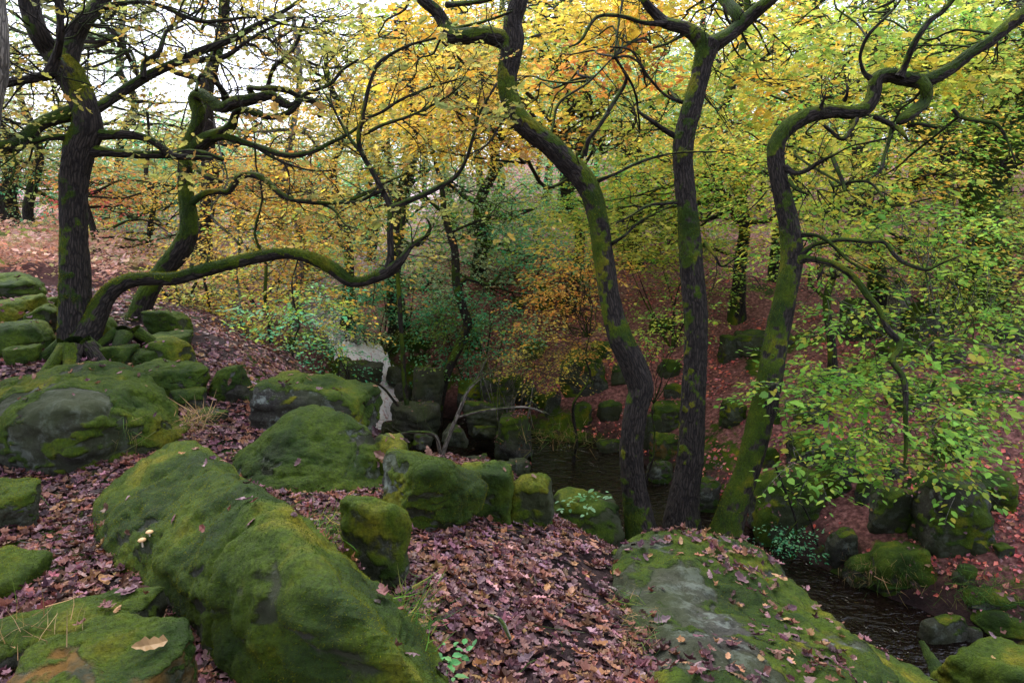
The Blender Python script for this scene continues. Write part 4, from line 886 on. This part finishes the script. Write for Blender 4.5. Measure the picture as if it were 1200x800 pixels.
BT = [
 ('oak_tree', 'pale oak on the moor edge behind the far left rocks', 40, 21, .5, [((-60, 250, 120, 235), 3, 16, ['PAL', 'OLV'], big)], dict(top=20)),
 ('oak_tree', 'leaning dark oak on the moor beside the bracken at the left edge', 8, 17, .45, [((-80, 110, 20, 190), 2, 10, ['OLV'], dict(shoots=60))], dict(top=-30, seed=2)),
 ('oak_tree', 'soft green oak on the moor edge between the leaning dark oak and thick oak', 62, 19, .3, [((0, 120, 170, 270), 1.5, 12, ['PAL', 'YGR', 'TEA'], dict(rad=.9, shoots=50, L=.5, size=.075))], dict(top=58, hgt=5)),
 ('tree', 'small pale green tree seen between the thick oak and bent mossy oak', 190, 17, .15, [((115, 235, 235, 310), 1.2, 14, ['PAL', 'TEA', 'YEL'], dict(rad=.7, shoots=36, L=.4, size=.06))], dict(top=196, hgt=3.4, nl=3)),
 ('tree', 'small tree with red and orange leaves left of the bent mossy oak', 128, 15, .12, [((96, 165, 182, 250), .8, 9, ['RED', 'ORG'], dict(rad=.5, shoots=26, L=.4, size=.07)), ((140, 230, 215, 330), .8, 7, ['YEL', 'PAL'], dict(rad=.6, shoots=22, L=.4, size=.07))], dict(hgt=4, nl=3)),
 ('oak_tree', 'sparse olive leaved oak filling the bright sky at the upper left', 240, 15, .4, [((-20, 210, -25, 130), 2.5, 17, ['OLV', 'PAL'], dict(shoots=50, rad=1.1)), ((160, 440, -25, 90), 2.5, 11, ['OLV', 'YEL'], dict(shoots=48, rad=1.1))], dict(top=300)),
 ('birch_tree', 'yellow and orange tree glowing behind the contorted mossy limbs', 352, 13.5, .2, [((265, 430, 160, 330), 1.4, 28, ['YEL', 'ORG', 'YEL'], dict(rad=.85, shoots=62, L=.5, size=.07))], dict(mat='palebark', top=360)),
 ('oak_tree', 'golden olive oak behind the bare curving branches, upper middle left', 470, 16.5, .4, [((380, 570, 10, 230), 2.5, 26, ['YEL', 'PAL', 'YGR'], {})], dict(top=480)),
 ('tree', 'pale blue green tree behind the middle shrubs', 560, 19, .35, [((420, 660, 160, 350), 2.5, 34, ['PAL', 'TEA', 'BEE'], {})], dict(top=590)),

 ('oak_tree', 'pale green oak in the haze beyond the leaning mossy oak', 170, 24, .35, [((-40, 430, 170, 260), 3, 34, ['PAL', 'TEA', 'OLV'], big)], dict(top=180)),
 ('oak_tree', 'dense orange oak high in the gap between the left and middle trunks', 662, 12.5, .3, [((500, 740, -25, 150), 2.2, 26, ['YEL', 'ORG', 'YGR', 'YGR', 'YEL'], dict(rad=.95, shoots=70, L=.6, size=.08))], dict(top=690, tb=17.5)),
 ('tree', 'soft light green tree behind the stub branch, upper centre', 742, 20, .4, [((630, 830, 50, 280), 3, 38, ['PAL', 'BEE', 'YGR', 'TEA'], {})], dict(top=735)),
 ('oak_tree', 'golden tree standing behind the gap between the middle and right trunks', 862, 15.5, .3, [((690, 910, 150, 285), 2.2, 30, ['YEL', 'YGR', 'YGR', 'BEE'], dict(rad=1., shoots=70, L=.6))], dict(top=850)),
 ('tree', 'orange and red leaved tree against the sky inside the Y fork', 905, 17, .3, [((800, 960, -25, 120), 2, 14, ['YEL', 'RED', 'YGR'], dict(shoots=58, rad=1.)), ((870, 990, 90, 150), 1.5, 8, ['ORG', 'YEL'], dict(shoots=60, rad=.9))], dict(top=930)),
 ('beech_tree', 'large yellow green beech behind the hooked limb, upper right', 1030, 13.5, .35, [((890, 1240, -25, 180), 2.5, 44, ['YGR', 'BEE', 'YGR', 'YEL'], dict(rad=1.05, shoots=70, L=.7, size=.075, flat=.28))], dict(top=1000)),
 ('beech_tree', 'beech with level yellow green tiers right of the right trunk', 985, 11.5, .14, [((880, 1120, 170, 320), 1.6, 34, ['YGR', 'BEE', 'BEE', 'YEL'], dict(rad=.8, shoots=40, L=.55, size=.065, flat=.2))], dict(top=975, hgt=5)),
 ('oak_tree', 'massive dark mossy oak with arching limbs on the right bank', 1135, 13.2, .75, [((1080, 1260, 150, 340), 1.6, 26, ['YGR', 'BEE', 'GRN'], dict(rad=.9, shoots=50, L=.6, size=.07, flat=.25)), ((1120, 1260, -20, 120), 1.5, 10, ['BEE', 'GRN'], dict(rad=.9, shoots=50, L=.6))], dict(top=1170, moss=.75, bough=1.1, nl=8, seed=5)),
 ('tree', 'bare grey trunk seen behind the massive mossy oak', 1096, 17, .45, [], dict(top=1080, mat='palebark', nl=2)),
 ('tree', 'second bare grey trunk close right of the first grey one', 1128, 18.5, .4, [], dict(top=1140, mat='palebark', nl=2)),
 ('tree', 'thin dark trunk on the pink slope left of the middle trunk', 727, 21, .22, [((680, 780, 80, 200), 1, 5, ['PAL'], {})], dict(top=722, nl=3)),
 ('tree', 'thin dark trunk among green leaves behind the slender grey tree', 578, 23, .3, [((520, 640, 60, 200), 1, 7, ['YGR', 'PAL'], {})], dict(top=570, nl=3)),
 ('tree', 'dark trunk glimpsed behind the yellow tree and the bare branches', 408, 18, .3, [((370, 450, 60, 160), 1, 5, ['YEL'], {})], dict(top=400, nl=4)),
 ('oak_tree', 'tall dark green oak closing the view at the right edge', 1235, 16.5, .6, [((1120, 1290, 40, 300), 2.5, 18, ['GRN', 'BEE', 'YGR'], {})], dict(top=1220)),
 # slim saplings over the left bank
 ('sapling', 'pale stemmed birch sapling with yellow leaves, tallest on the left bank', 281, 10, .045, [((235, 330, 250, 400), .7, 13, ['YEL', 'YGR'], dict(rad=.45, shoots=15, L=.35, size=.055, flat=.25, limbr=.008))], dict(top=270, hgt=2.9, mat='palebark', nl=2, bough=.7)),
 ('sapling', 'dark stemmed sapling with orange yellow leaves right of the pale birch sapling', 319, 9.6, .05, [((300, 410, 230, 400), .8, 15, ['YEL', 'ORG', 'YGR'], dict(rad=.45, shoots=15, L=.35, size=.055, flat=.25, limbr=.008))], dict(top=325, hgt=2.9, nl=2, bough=.7, seed=3)),
 ('sapling', 'short sapling with amber leaves between the leaning oak and pale birch sapling', 252, 10.5, .035, [((200, 275, 300, 380), .6, 9, ['YEL', 'OLV'], dict(rad=.4, shoots=14, L=.35, size=.055, flat=.25, limbr=.006))], dict(top=250, hgt=2.2, nl=2, bough=.7)),
 ('sapling', 'low green sapling spilling over the bank above the flat topped mossy block', 345, 8.4, .03, [((310, 378, 340, 425), .5, 12, ['TEA', 'BEE', 'YGR'], dict(rad=.38, shoots=14, L=.3, size=.05, flat=.25, limbr=.006))], dict(top=340, hgt=1.4, nl=2, bough=.6)),
 ('sapling', 'copper orange beech sapling on the far bank left of the sinuous oak', 668, 12., .06, [((635, 715, 300, 385), .6, 16, ['ORG', 'ORG', 'YEL'], dict(rad=.5, shoots=17, L=.4, size=.06, flat=.22, limbr=.01)), ((625, 700, 375, 412), .5, 7, ['YEL', 'ORG'], dict(rad=.4, shoots=14, L=.4, size=.055, flat=.2, limbr=.008))], dict(top=690, hgt=2.6, nl=2, bough=.6)),
 ('sapling', 'sapling with fading olive and yellow sprays reaching over the back of the pool', 610, 12.6, .05, [((570, 670, 398, 442), .5, 13, ['YEL', 'OLV', 'YGR'], dict(rad=.42, shoots=14, L=.4, size=.05, flat=.22, limbr=.008))], dict(top=590, hgt=1.4, nl=2, bough=.8, mat='palebark')),
 ('sapling', 'green beech sapling beside the sinuous oak on the far bank', 768, 11., .04, [((745, 830, 370, 410), .5, 8, ['BEE'], dict(rad=.38, shoots=13, L=.35, size=.055, flat=.22, limbr=.008))], dict(top=770, hgt=1.6, nl=2, bough=.6)),
]
for i, (nm, lb, px, t, w_, cl, kw) in enumerate(BT):
    kw.setdefault('seed', 40+i); bgtree(nm, lb, px, t, w_, cl, **kw)

# --- evergreen and leafy shrubs over the stream and on the slopes
def shrub(label, px, py, t, box, n, pal, size=.05, rad=.45, shoots=22, name='shrub', seed=1, stems=6, mat='bark'):
    g = np.random.default_rng(seed); x0, x1, y0, y1 = box; p = P(px, py, t); p[2] = float(ground(p[0], p[1]))
    s = Tree(name, label, 'shrub', p, mat=mat, seed=seed)
    for k in range(stems):
        q = P(g.uniform(x0, x1), g.uniform(y0, (y0+y1)/2), t+g.uniform(-.4, .4)); m = (p+q)/2+g.normal(0, .15, 3)
        s.limb([p-[0, 0, .1], m, q], [.025, .016, .006], name='stem', sides=8, step=.08, ridge=0, moss=.2)
    s.cloud(box, t, .6, n, pal, size=size, M_=9, L=.38, flat=.4, fan=.28, shoots=shoots, rad=rad, limbr=.008)
    s.done()
shrub('blue green bush hiding the upper stream, left of the slender grey tree', 440, 400, 15.5, (405, 520, 330, 400), 30, ['TEA', 'TEA', 'PAL'], size=.06, rad=.6, seed=3)
shrub('leafy bush with dark green leaves behind the slender grey tree', 560, 430, 14.8, (500, 600, 345, 430), 26, ['TEA', 'GRN', 'TEA'], size=.06, rad=.55, seed=4)
shrub('blue green leafy bush leaning over the waterfall', 400, 440, 13., (372, 412, 400, 440), 6, ['TEA', 'TEA', 'BEE'], size=.05, rad=.38, shoots=16, seed=5)
shrub('bushy pale green thicket high on the slope above the pool', 620, 330, 18, (540, 680, 300, 345), 20, ['PAL', 'TEA', 'OLV'], size=.07, rad=.7, seed=6)
shrub('dark green shrub on the bank behind the middle trunk', 790, 350, 15, (740, 880, 300, 350), 16, ['GRN', 'BEE', 'OLV'], size=.06, rad=.6, seed=7)
shrub('yellow green shrub low on the left bank behind the fork of the bough', 215, 400, 11., (170, 260, 330, 395), 16, ['YEL', 'PAL', 'YGR'], size=.05, rad=.4, shoots=15, seed=8)
shrub('pale teal bushes at the moor edge behind the low bough', 300, 300, 16., (200, 400, 290, 345), 22, ['PAL', 'TEA', 'YGR'], size=.07, rad=.7, seed=9)
shrub('green shrub between the massive mossy oak and the right edge', 1180, 320, 12.2, (1120, 1230, 320, 370), 14, ['BEE', 'YGR'], size=.06, rad=.5, seed=10)
shrub('leafless tangled twig bush at the back of the pool', 600, 470, 13., (560, 640, 400, 460), 2, ['OLV'], size=.04, seed=11, shoots=8, mat='palebark', stems=12)
# bare stem with pale side shoots by the slender trees
p, tS = G(518, 540)
S = Tree('shrub', 'forked pale green bare shrub rooted by the pool in front of the slender grey tree', 'shrub', p, mat='palebark', seed=31)
for q in [[(517, 552, 7), (519, 532, 7), (527, 508, 6), (538, 482, 5), (548, 458, 5), (562, 444, 3), (580, 432, 2)], [(534, 490, 4), (552, 484, 4), (580, 479, 3), (616, 477, 3), (640, 484, 2)], [(516, 530, 6), (510, 510, 5), (490, 506, 4), (468, 508, 3), (455, 512, 2)], [(546, 462, 4), (560, 440, 3), (570, 420, 2)]]:
    S.px(q, tS, tS-.2, sides=12, name='stem', ridge=0)
S.twigs(4, .5, .004, 2, .3, .3, 4); S.done()
# blue-flowered? bare twiggy shrub beside the great rounded boulder
p, tS = G(930, 640)
S = Tree('shrub', 'bare arching twig shrub with small leaves in front of the great rounded boulder', 'shrub', p, seed=33)
for q in [[(928, 655, 5), (934, 620, 4), (926, 590, 3), (914, 560, 3), (906, 540, 2)], [(958, 640, 3), (948, 606, 3), (930, 578, 2), (918, 572, 2)], [(905, 660, 3), (912, 640, 2), (935, 610, 2)]]: S.px(q, tS-.3, tS-.5, sides=8, name='stem', ridge=0)
S.twigs(4, .35, .003, 2, .3, .3, 3); S.cloud((905, 950, 622, 648), tS-.4, .15, 7, 'TEA', size=.035, M_=6, L=.15, shoots=10, rad=.16, limbr=.003); S.done()

# --- the far-off wood on the hill, one mass
def farwoods():
    g = np.random.default_rng(77); lf = Geo(); tw = Geo()
    for k in range(230):
        px = g.uniform(150, 1330); t = g.uniform(27, 52); hi = 4.5+t*.12 if px > 430 else 2.+t*.03
        x, y = (px-600)/F*t, t; z = float(ground(x, y)); c = np.array([x, y, z+g.uniform(.3, 1.)*hi])
        if g.uniform() < .3: tube(tw, [np.array([x, y, z-.3]), np.array([x+g.normal(0, .4), y, z+hi*.5]), np.array([x+g.normal(0, .8), y, z+hi*1.15])], [.2, .15, .07], sides=8, n_per=5)
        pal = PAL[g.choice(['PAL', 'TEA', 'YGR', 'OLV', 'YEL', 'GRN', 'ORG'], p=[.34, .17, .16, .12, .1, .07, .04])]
        O = c+np.clip(g.normal(0, 1, (95, 3)), -1.9, 1.9)*np.array([1.7, 1.7, 1.])
        sprays(lf, None, O, g.normal(0, 1, O.shape)*np.array([1, 1, .3]), 1., 9, .16, pal, .5, .3, .2, TL, g, None)
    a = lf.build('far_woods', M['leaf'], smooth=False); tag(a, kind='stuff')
    b_ = tw.build('far_woods_trunks', M['bark']); tag(b_, kind='stuff')
farwoods()

# ------------------------------------------------------------------ ground cover
LIT = [(126, 88, 92), (100, 66, 72), (142, 103, 109), (122, 73, 60), (79, 51, 55), (131, 91, 80), (97, 61, 72), (158, 121, 120), (70, 44, 47), (138, 91, 72), (111, 80, 67), (150, 112, 74), (96, 64, 44), (132, 94, 70), (62, 44, 42), (120, 92, 96), (138, 106, 112)]
LRED = [(191, 95, 82), (216, 115, 96), (159, 79, 73), (221, 135, 122), (184, 113, 117), (137, 75, 73)]
OAKS = [tmpl_oak(8, c, .27, i) for i, c in enumerate((.15, .35, -.2, .5, .25))]
OAKF = [tmpl_oak(3, c, .32, 20+i) for i, c in enumerate((.2, .45, -.2))]
def litter():
    g = np.random.default_rng(5); near = Geo(); 
    def scatter(n, r0, r1, tmpls, size, lift, half=44, nj=.22, pw=.5):
        r = (r0**(2*pw)+(r1**(2*pw)-r0**(2*pw))*g.uniform(0, 1, n))**(1/(2*pw)); a = np.radians(g.uniform(-half, half, n)); x, y = r*np.sin(a), r*np.cos(a)
        d, sd, zw, hw = stream(x, y); e = d-hw
        cl = fbm(np.stack([x*1.3, y*1.3, x*0], -1), 3); keep = (e > .12) & (g.uniform(0, 1, n) < np.clip(.78+cl*.7, .12, 1)*np.where(sd > 0, 1, np.clip(.62+cl, 0, 1)))
        keep &= ~((x < -4.6) & (y > 10.5)); x, y, sd, e = x[keep], y[keep], sd[keep], e[keep]; n = len(x)
        z = ground(x, y); h = .03; gx = (ground(x+h, y)-z)/h; gy = (ground(x, y+h)-z)/h
        nm = unit(np.stack([-gx, -gy, np.ones(n)], -1)+g.normal(0, nj, (n, 3))); pos = np.stack([x, y, z+np.abs(g.normal(0, lift, n))+.004], -1)
        ax = g.normal(0, 1, (n, 3)); ax = unit(ax-nm*(ax*nm).sum(1)[:, None])
        red = (sd < 0) & (g.uniform(0, 1, n) < .75); col = pick(LIT, n, g, .23); col[red] = pick(LRED, int(red.sum()), g, .28)
        which = g.integers(0, len(tmpls), n)
        for k, tm in enumerate(tmpls):
            m = which == k; place(near, tm, pos[m], ax[m], nm[m], size*np.exp(np.clip(g.normal(0, .34, int(m.sum())), -1, .5)), col[m])
    scatter(66000, 1.3, 7.5, OAKS, .048, .010, nj=.14)
    scatter(95000, 6.5, 22, OAKF, .055, .015, 42)
    tag(near.build('leaf_litter', M['litter'], smooth=False), kind='stuff')
    top = Geo()
    for V, T, N, ms, lv, dist in SURF:
        if lv <= 0: continue
        a, b_, c = V[T[:, 0]], V[T[:, 1]], V[T[:, 2]]; cr = np.cross(b_-a, c-a); ar = np.linalg.norm(cr, axis=1)/2; up = cr[:, 2]/np.maximum(ar*2, 1e-9)
        area = ar[up > .35].sum(); n = int(min(1500, lv*55*area))
        if n < 1: continue
        p, nn = samp(V, T, n, g, lambda cc, nrm, f: np.clip(nrm[:, 2]-.25, 0, 1)**1.5*np.clip(.5+fbm(cc*2.5, 2)*1.5, .02, 1.5)+1e-9)
        nm = unit(nn+g.normal(0, .22, p.shape)); ax = g.normal(0, 1, p.shape); ax = unit(ax-nm*(ax*nm).sum(1)[:, None])
        for k, tm in enumerate(OAKS if dist < 8 else OAKF):
            m = np.arange(n) % (5 if dist < 8 else 3) == k; place(top, tm, p[m]+nm[m]*.01, ax[m], nm[m], .05*np.exp(g.normal(0, .25, int(m.sum()))), .8*pick(LIT+[(176, 136, 96)], int(m.sum()), g, .2))
    tag(top.build('fallen_leaves', M['litter'], smooth=False), kind='stuff')
litter()
BLADE = (np.array([(0, .5, 0), (0, -.5, 0), (.5, .35, .06), (.5, -.35, .06), (1., 0, .25)]), np.array([(2, 3, 4)]), np.array([(0, 1, 3, 2)]))
def grass_tuft(label, p, n, length, spread, hang, pal, seed=1, name='grass_tuft'):
    g = np.random.default_rng(seed); ge = Geo(); O = p+g.normal(0, 1, (n, 3))*np.array(spread); O[:, 2] += 0
    ax = unit(g.normal(0, .55, (n, 3))+np.array(hang)); nm = unit(g.normal(0, 1, (n, 3))+np.array([0, 0, .6])); tm = (BLADE[0]*np.array([1, .03, 1]), BLADE[1], BLADE[2])
    place(ge, tm, O, ax, nm, length*np.exp(g.normal(0, .3, n)), pick(pal, n, g, .2)); o = ge.build(name, M['leaf'], origin=p, smooth=False)
    return tag(o, label, 'grass', 'grass tufts among the boulders')
DRY = [(170, 140, 100), (136, 120, 70), (96, 110, 50), (190, 160, 120)]; GRS = [(76, 120, 44), (96, 136, 60), (60, 96, 50), (140, 140, 70)]
for lb, px, py, t_, n, L_, sp, hg, pl in [
 ('brown and green grass hanging off the front of the broad crowned boulder', 120, 505, 4.45, 420, .12, (.12, .02, .04), (0, -.5, -.7), DRY+GRS),
 ('short dry grass tuft at the right end of the broad crowned boulder', 228, 492, 4.7, 200, .11, (.06, .05, .03), (.3, -.3, .4), DRY),
 ('lush green grass along the right flank of the ridge boulder', 478, 735, 2.5, 380, .09, (.05, .10, .04), (.5, -.2, .5), GRS),
 ('thin green grass on the upper right flank of the ridge boulder', 378, 625, 3.15, 220, .11, (.09, .08, .03), (.4, 0, .4), GRS),
 ('olive grass spilling from the left edge of the wide flat topped boulder', 752, 740, 2.9, 260, .07, (.05, .14, .05), (-.6, -.2, -.1), GRS+DRY),
 ('straw coloured grass and twigs at the corner beside the orange topped boulder', 30, 742, 2.2, 50, .09, (.08, .05, .03), (.1, 0, .6), DRY),
 ('dry grass hanging from the humped boulder at the stream edge', 1055, 672, 8.2, 300, .12, (.25, .1, .1), (0, -.4, -.6), DRY+GRS),
 ('dry grass on the low rock left of the humped boulder', 1008, 668, 8.5, 160, .11, (.12, .08, .08), (.3, -.4, -.3), DRY),
 ('green grass and fern blades over the grassy hump near the right edge', 1155, 690, 7.6, 400, .13, (.3, .15, .1), (0, -.4, .1), GRS),
 ('dry grass between the mossy crest stone and lumpy lichen boulder', 588, 595, 4.95, 160, .11, (.06, .04, .04), (.2, -.4, -.2), DRY+GRS),
 ('bluish grass on the leafy far bank below the yellow topped stone', 655, 512, 12.1, 300, .2, (.4, .2, .1), (0, -.3, .2), GRS+DRY)]:
    grass_tuft(lb, P(px, py, t_), n, L_, sp, hg, pl, seed=px)
def deadwood():
    g = np.random.default_rng(15); ge = Geo()
    for k in range(170):
        r = g.uniform(1.6, 7.5); a = math.radians(g.uniform(-42, 40)); x, y = r*math.sin(a), r*math.cos(a); L_ = g.uniform(.06, .3); b_ = g.uniform(0, 6.28); pts = []
        for f in (-.5, -.1, .3, .5):
            xx, yy = x+math.cos(b_)*L_*f+g.normal(0, .012), y+math.sin(b_)*L_*f+g.normal(0, .012); pts.append([xx, yy, float(ground(xx, yy))+.022])
        rr = g.uniform(.0015, .004); tube(ge, pts, [rr, rr, rr*.8, rr*.5], sides=5, n_per=3, moss=-.1)
    tag(ge.build('fallen_twigs', M['palebark']), kind='stuff')
deadwood()
def bracken():
    g = np.random.default_rng(8); lf = Geo(); n = 520
    t = g.uniform(10.5, 19, n); px = np.where(g.uniform(0, 1, n) < .75, g.uniform(-60, 140, n), g.uniform(140, 260, n)); x = (px-600)/F*t; y = t; z = ground(x, y)
    O = np.stack([x, y, z+g.uniform(.05, .45, n)], -1); D = g.normal(0, 1, (n, 3)); D[:, 2] = np.abs(D[:, 2])*.5
    sprays(lf, None, O, D, g.uniform(.5, .9, n), 26, .075, PAL['BRK'], .5, .22, .35, TL, g)
    tag(lf.build('bracken', M['leaf'], smooth=False), kind='stuff')
    he = Geo(); n = 9000; t = g.uniform(20, 46, n); px = g.uniform(-120, 420, n); x = (px-600)/F*t; y = t; z = ground(x, y)
    O = np.stack([x, y, z+.02], -1); D = g.normal(0, .6, (n, 3))+np.array([0, 0, .8])
    sprays(he, None, O, D, .5, 6, .11, [(206, 160, 172), (186, 140, 150), (160, 150, 110), (216, 180, 184)], .9, .3, .1, TL, g)
    tag(he.build('heather', M['leaf'], smooth=False), kind='stuff')
bracken()
# --- small things
def small(name, label, cat, geo, mat, origin=None): o = geo.build(name, mat, origin=origin); return tag(o, label, cat)
g = Geo(); p = P(585, 752, 2.5); p, t_ = G(572, 735); q, _ = G(598, 762)
tube(g, [p+[0, 0, .06], (p+q)/2+[.01, 0, .075], q+[0, 0, .05]], [.004, .009, .006], sides=10, n_per=8, lump=.3); small('stick', 'pale broken stick lying on the leaf litter of the path', 'stick', g, M['palebark'])
g = Geo(); a, _ = G(35, 582); b_, _ = G(58, 598); tube(g, [a+[0, 0, .05], (a+b_)/2+[0, 0, .06], b_+[0, 0, .03]], [.006, .006, .003], sides=8, n_per=6, lump=.2); small('stick', 'brown stick lying on the leaves beside the mossy stone at the left edge', 'stick', g, M['bark'])
def mushroom(px, py, z, r, label):
    c = Z(px, py, z); e = empty('mushroom', [float(v) for v in c], label, 'mushroom', 'mushrooms on the ridge boulder')
    k = 24; prof = [(0, .62), (.5, .56), (.85, .34), (1., .1), (.92, .0), (.4, .08), (.0, .1)]; th = np.arange(k)/k*6.2832
    V = np.concatenate([np.stack([np.cos(th)*a*r, np.sin(th)*a*r, np.full(k, b*r)], -1) for a, b in prof])+c; idx = np.arange(len(prof)*k).reshape(-1, k)
    Q = np.stack([idx[:-1], np.roll(idx[:-1], -1, 1), np.roll(idx[1:], -1, 1), idx[1:]], -1).reshape(-1, 4); g = Geo(); g.add(V, None, Q[:, ::-1], col=np.tile(lin((214, 176, 126)), (len(V), 1))); g.build('cap', M['litter'], e)
    g = Geo(); tube(g, [c-[0, 0, r*1.6], c-[0, 0, r*.5], c+[0, 0, r*.1]], [r*.25, r*.2, r*.22], sides=12); g.A = {'col': [np.tile(lin((220, 206, 180)), (g.n, 1))]}; g.build('stem', M['litter'], e)
def on_rock(px, py, S_):
    """point where the photo ray meets a boulder's mesh (nearest vertex along the ray)"""
    V = S_[0]; x, y, t = to_px(V); m = np.hypot(x-px, y-py); i = np.where(m < 6)[0]
    return V[i[np.argmin(t[i])]] if len(i) else V[np.argmin(m)]
for px, py, r, lb in [(165, 634, .018, 'lower one of two tiny pale mushrooms on the mossy ridge boulder'), (174, 622, .016, 'upper one of two tiny pale mushrooms on the mossy ridge boulder')]:
    c = on_rock(px, py, SURF[0]); c = c+np.array([-.004, -.006, .010]); d0 = c-np.array([0, 0, CAMZ]); x_, y_, t_ = to_px(c); mushroom(float(x_), float(y_), float(c[2]), r, lb)
# seedling with light green leaflets
p, t_ = G(525, 800); e = empty('seedling', [float(v) for v in p], 'little seedling with light green leaflets beside the ridge boulder, bottom of the photo', 'seedling')
g = Geo(); gl = Geo(); gg = np.random.default_rng(4)
tube(g, [p-[0, 0, .02], p+[0, 0, .05], p+[.01, 0, .09]], [.002, .0016, .001], sides=6); g.build('stem', M['bark'], e)
O = np.repeat((p+[0, 0, .085])[None], 5, 0)+gg.normal(0, .01, (5, 3)); an = np.arange(5)*1.256+.4
sprays(gl, None, O, np.stack([np.cos(an), np.sin(an), an*0+.15], -1), .09, 7, .034, [(120, 190, 120), (100, 176, 104), (146, 206, 130)], .2, .14, .2, TB, gg); gl.build('leaves', M['leaf'], e, smooth=False)
p = on_rock(690, 590, SURF[10]) if len(SURF) > 10 else P(690, 590, 6.8); gl = Geo()
O = np.repeat((p+[0, 0, .05])[None], 8, 0)+gg.normal(0, .1, (8, 3))*np.array([1, .6, .3]); sprays(gl, None, O, gg.normal(0, 1, (8, 3))*np.array([1, 1, .3]), .16, 7, .045, [(150, 200, 150), (120, 176, 120)], .3, .2, .2, TB, gg)
tag(gl.build('seedling', M['leaf'], smooth=False, origin=p), 'pale green sprig growing on top of the smooth grey green block', 'seedling')
# dead stump and fallen log of the rock steps
p, t_ = G(1050, 392); S = Geo(); c = p; tube(S, [c-[0, 0, .2], c+[0, 0, .35], c+[-.05, 0, .9]], [.24, .2, .19], sides=36, step=.04, lump=.2, ridge=.02, moss=.1)
small('tree_stump', 'weathered grey stump standing at the top of the rock steps', 'stump', S, M['palebark'], origin=p)
p, t_ = G(730, 668) if False else (P(1082, 770, 5.2), 0)
S = Geo(); tube(S, [P(1080, 752, 5.6), P(1092, 775, 5.2), P(1104, 800, 4.8), P(1115, 830, 4.5)], [.02, .045, .06, .07], sides=24, step=.03, lump=.25, ridge=.006, moss=.5)
small('tree_stump', 'mossy broken root jutting beside the bright cushion boulder', 'stump', S, M['bark'])
# lichen grey trunk cut by the left edge
X = Tree('tree', 'lichen grey trunk just entering the frame at the upper left edge', 'tree', [-3.4, 4.3, 0], mat='palebark', seed=51)
X.limb([np.array([-3.9, 4.4, -.2]), P(-28, 200, 4.9), P(-16, 130, 4.8), P(-10, 60, 4.7), P(-14, -10, 4.7), P(-30, -90, 4.7)], [.16, .11, .09, .09, .09, .08], name='trunk', sides=40, step=.03, moss=-.1); X.done()

# --- unseen oaks added around the viewer so their canopy shades the near ground
def canopy(name, label, x, y, clumps, seed):
    g = np.random.default_rng(seed); p = np.array([x, y, float(ground(x, y))]); s = Tree(name, label, 'tree', p, seed=seed)
    s.limb([p-[0, 0, .3], p+[.1, 0, 1.5], p+[-.1, .1, 3.5], p+[.2, 0, 6], p+[.1, 0, 8]], [.3, .24, .2, .16, .1], name='trunk', sides=24, step=.1, moss=.3)
    for k in range(clumps):
        a = g.uniform(0, 6.283); r = g.uniform(.5, 4.5); c = np.array([x+r*math.cos(a), y+r*math.sin(a), g.uniform(5., 8.)])
        if c[1] > 1.5: c[2] = max(c[2], 3.2+.55*c[1])
        s.clump(c, 'OLV', .1, 9, .8, .5, .3, 60, 1.3, TL, .03)
    s.done()
for i, (x, y, n, lb) in enumerate([(-3.5, -2.5, 34, 'oak behind the viewer on the left whose canopy shades the ridge boulder'), (3.2, -2., 34, 'oak behind the viewer on the right whose canopy shades the flat topped boulder'), (8.5, 1.2, 12, 'oak beyond the right edge whose canopy shades the stream'), (-7.5, 2.5, 14, 'oak beyond the left edge whose canopy shades the left rocks'), (.5, -6.5, 20, 'oak standing straight behind the viewer')]): canopy('oak_tree', lb, x, y, n, 300+i)

# ------------------------------------------------------------------ camera, light, world
cam = bpy.data.cameras.new('camera'); cam.sensor_width = 36; cam.lens = 36*F/1200; cam.clip_start = .05; cam.clip_end = 3000
co = bpy.data.objects.new('camera', cam); COL.objects.link(co); co.location = (0, 0, CAMZ); co.rotation_euler = (math.pi/2-PITCH, 0, 0); C.camera = co
SE, SR = math.radians(52), math.radians(-25)      # overcast: a broad, weak sun high ahead and to the left
w = bpy.data.worlds.new('World'); C.world = w; w.use_nodes = True; nt = w.node_tree; nb = NB(nt)
sky = nt.nodes.new('ShaderNodeTexSky'); sky.sky_type = 'NISHITA'; sky.sun_disc = False; sky.sun_elevation = SE; sky.sun_rotation = SR; sky.dust_density = 3.; sky.air_density = 1.
cl = nb.mix(.7, sky.outputs[0], (7.4, 7.6, 9.3)); bg = nt.nodes['Background']; nt.links.new(cl, bg.inputs[0]); bg.inputs[1].default_value = .13
sun = bpy.data.lights.new('sun', 'SUN'); sun.energy = 1.5; sun.angle = math.radians(18); sun.color = (1, .95, .88)
so = bpy.data.objects.new('sun', sun); COL.objects.link(so); d = Vector((math.sin(SR)*math.cos(SE), math.cos(SR)*math.cos(SE), math.sin(SE)))
so.rotation_euler = d.to_track_quat('Z', 'Y').to_euler(); so.location = d*60
sc = C; sc.view_settings.view_transform = 'Standard'; sc.view_settings.look = 'None'; sc.view_settings.gamma = 1; sc.view_settings.exposure = 1.38
sc.cycles.use_denoising = True; sc.cycles.max_bounces = 10; sc.cycles.diffuse_bounces = 4; sc.cycles.glossy_bounces = 2; sc.cycles.transmission_bounces = 6; sc.cycles.transparent_max_bounces = 4
sc.cycles.volume_bounces = 1; sc.cycles.caustics_reflective = False; sc.cycles.caustics_refractive = False
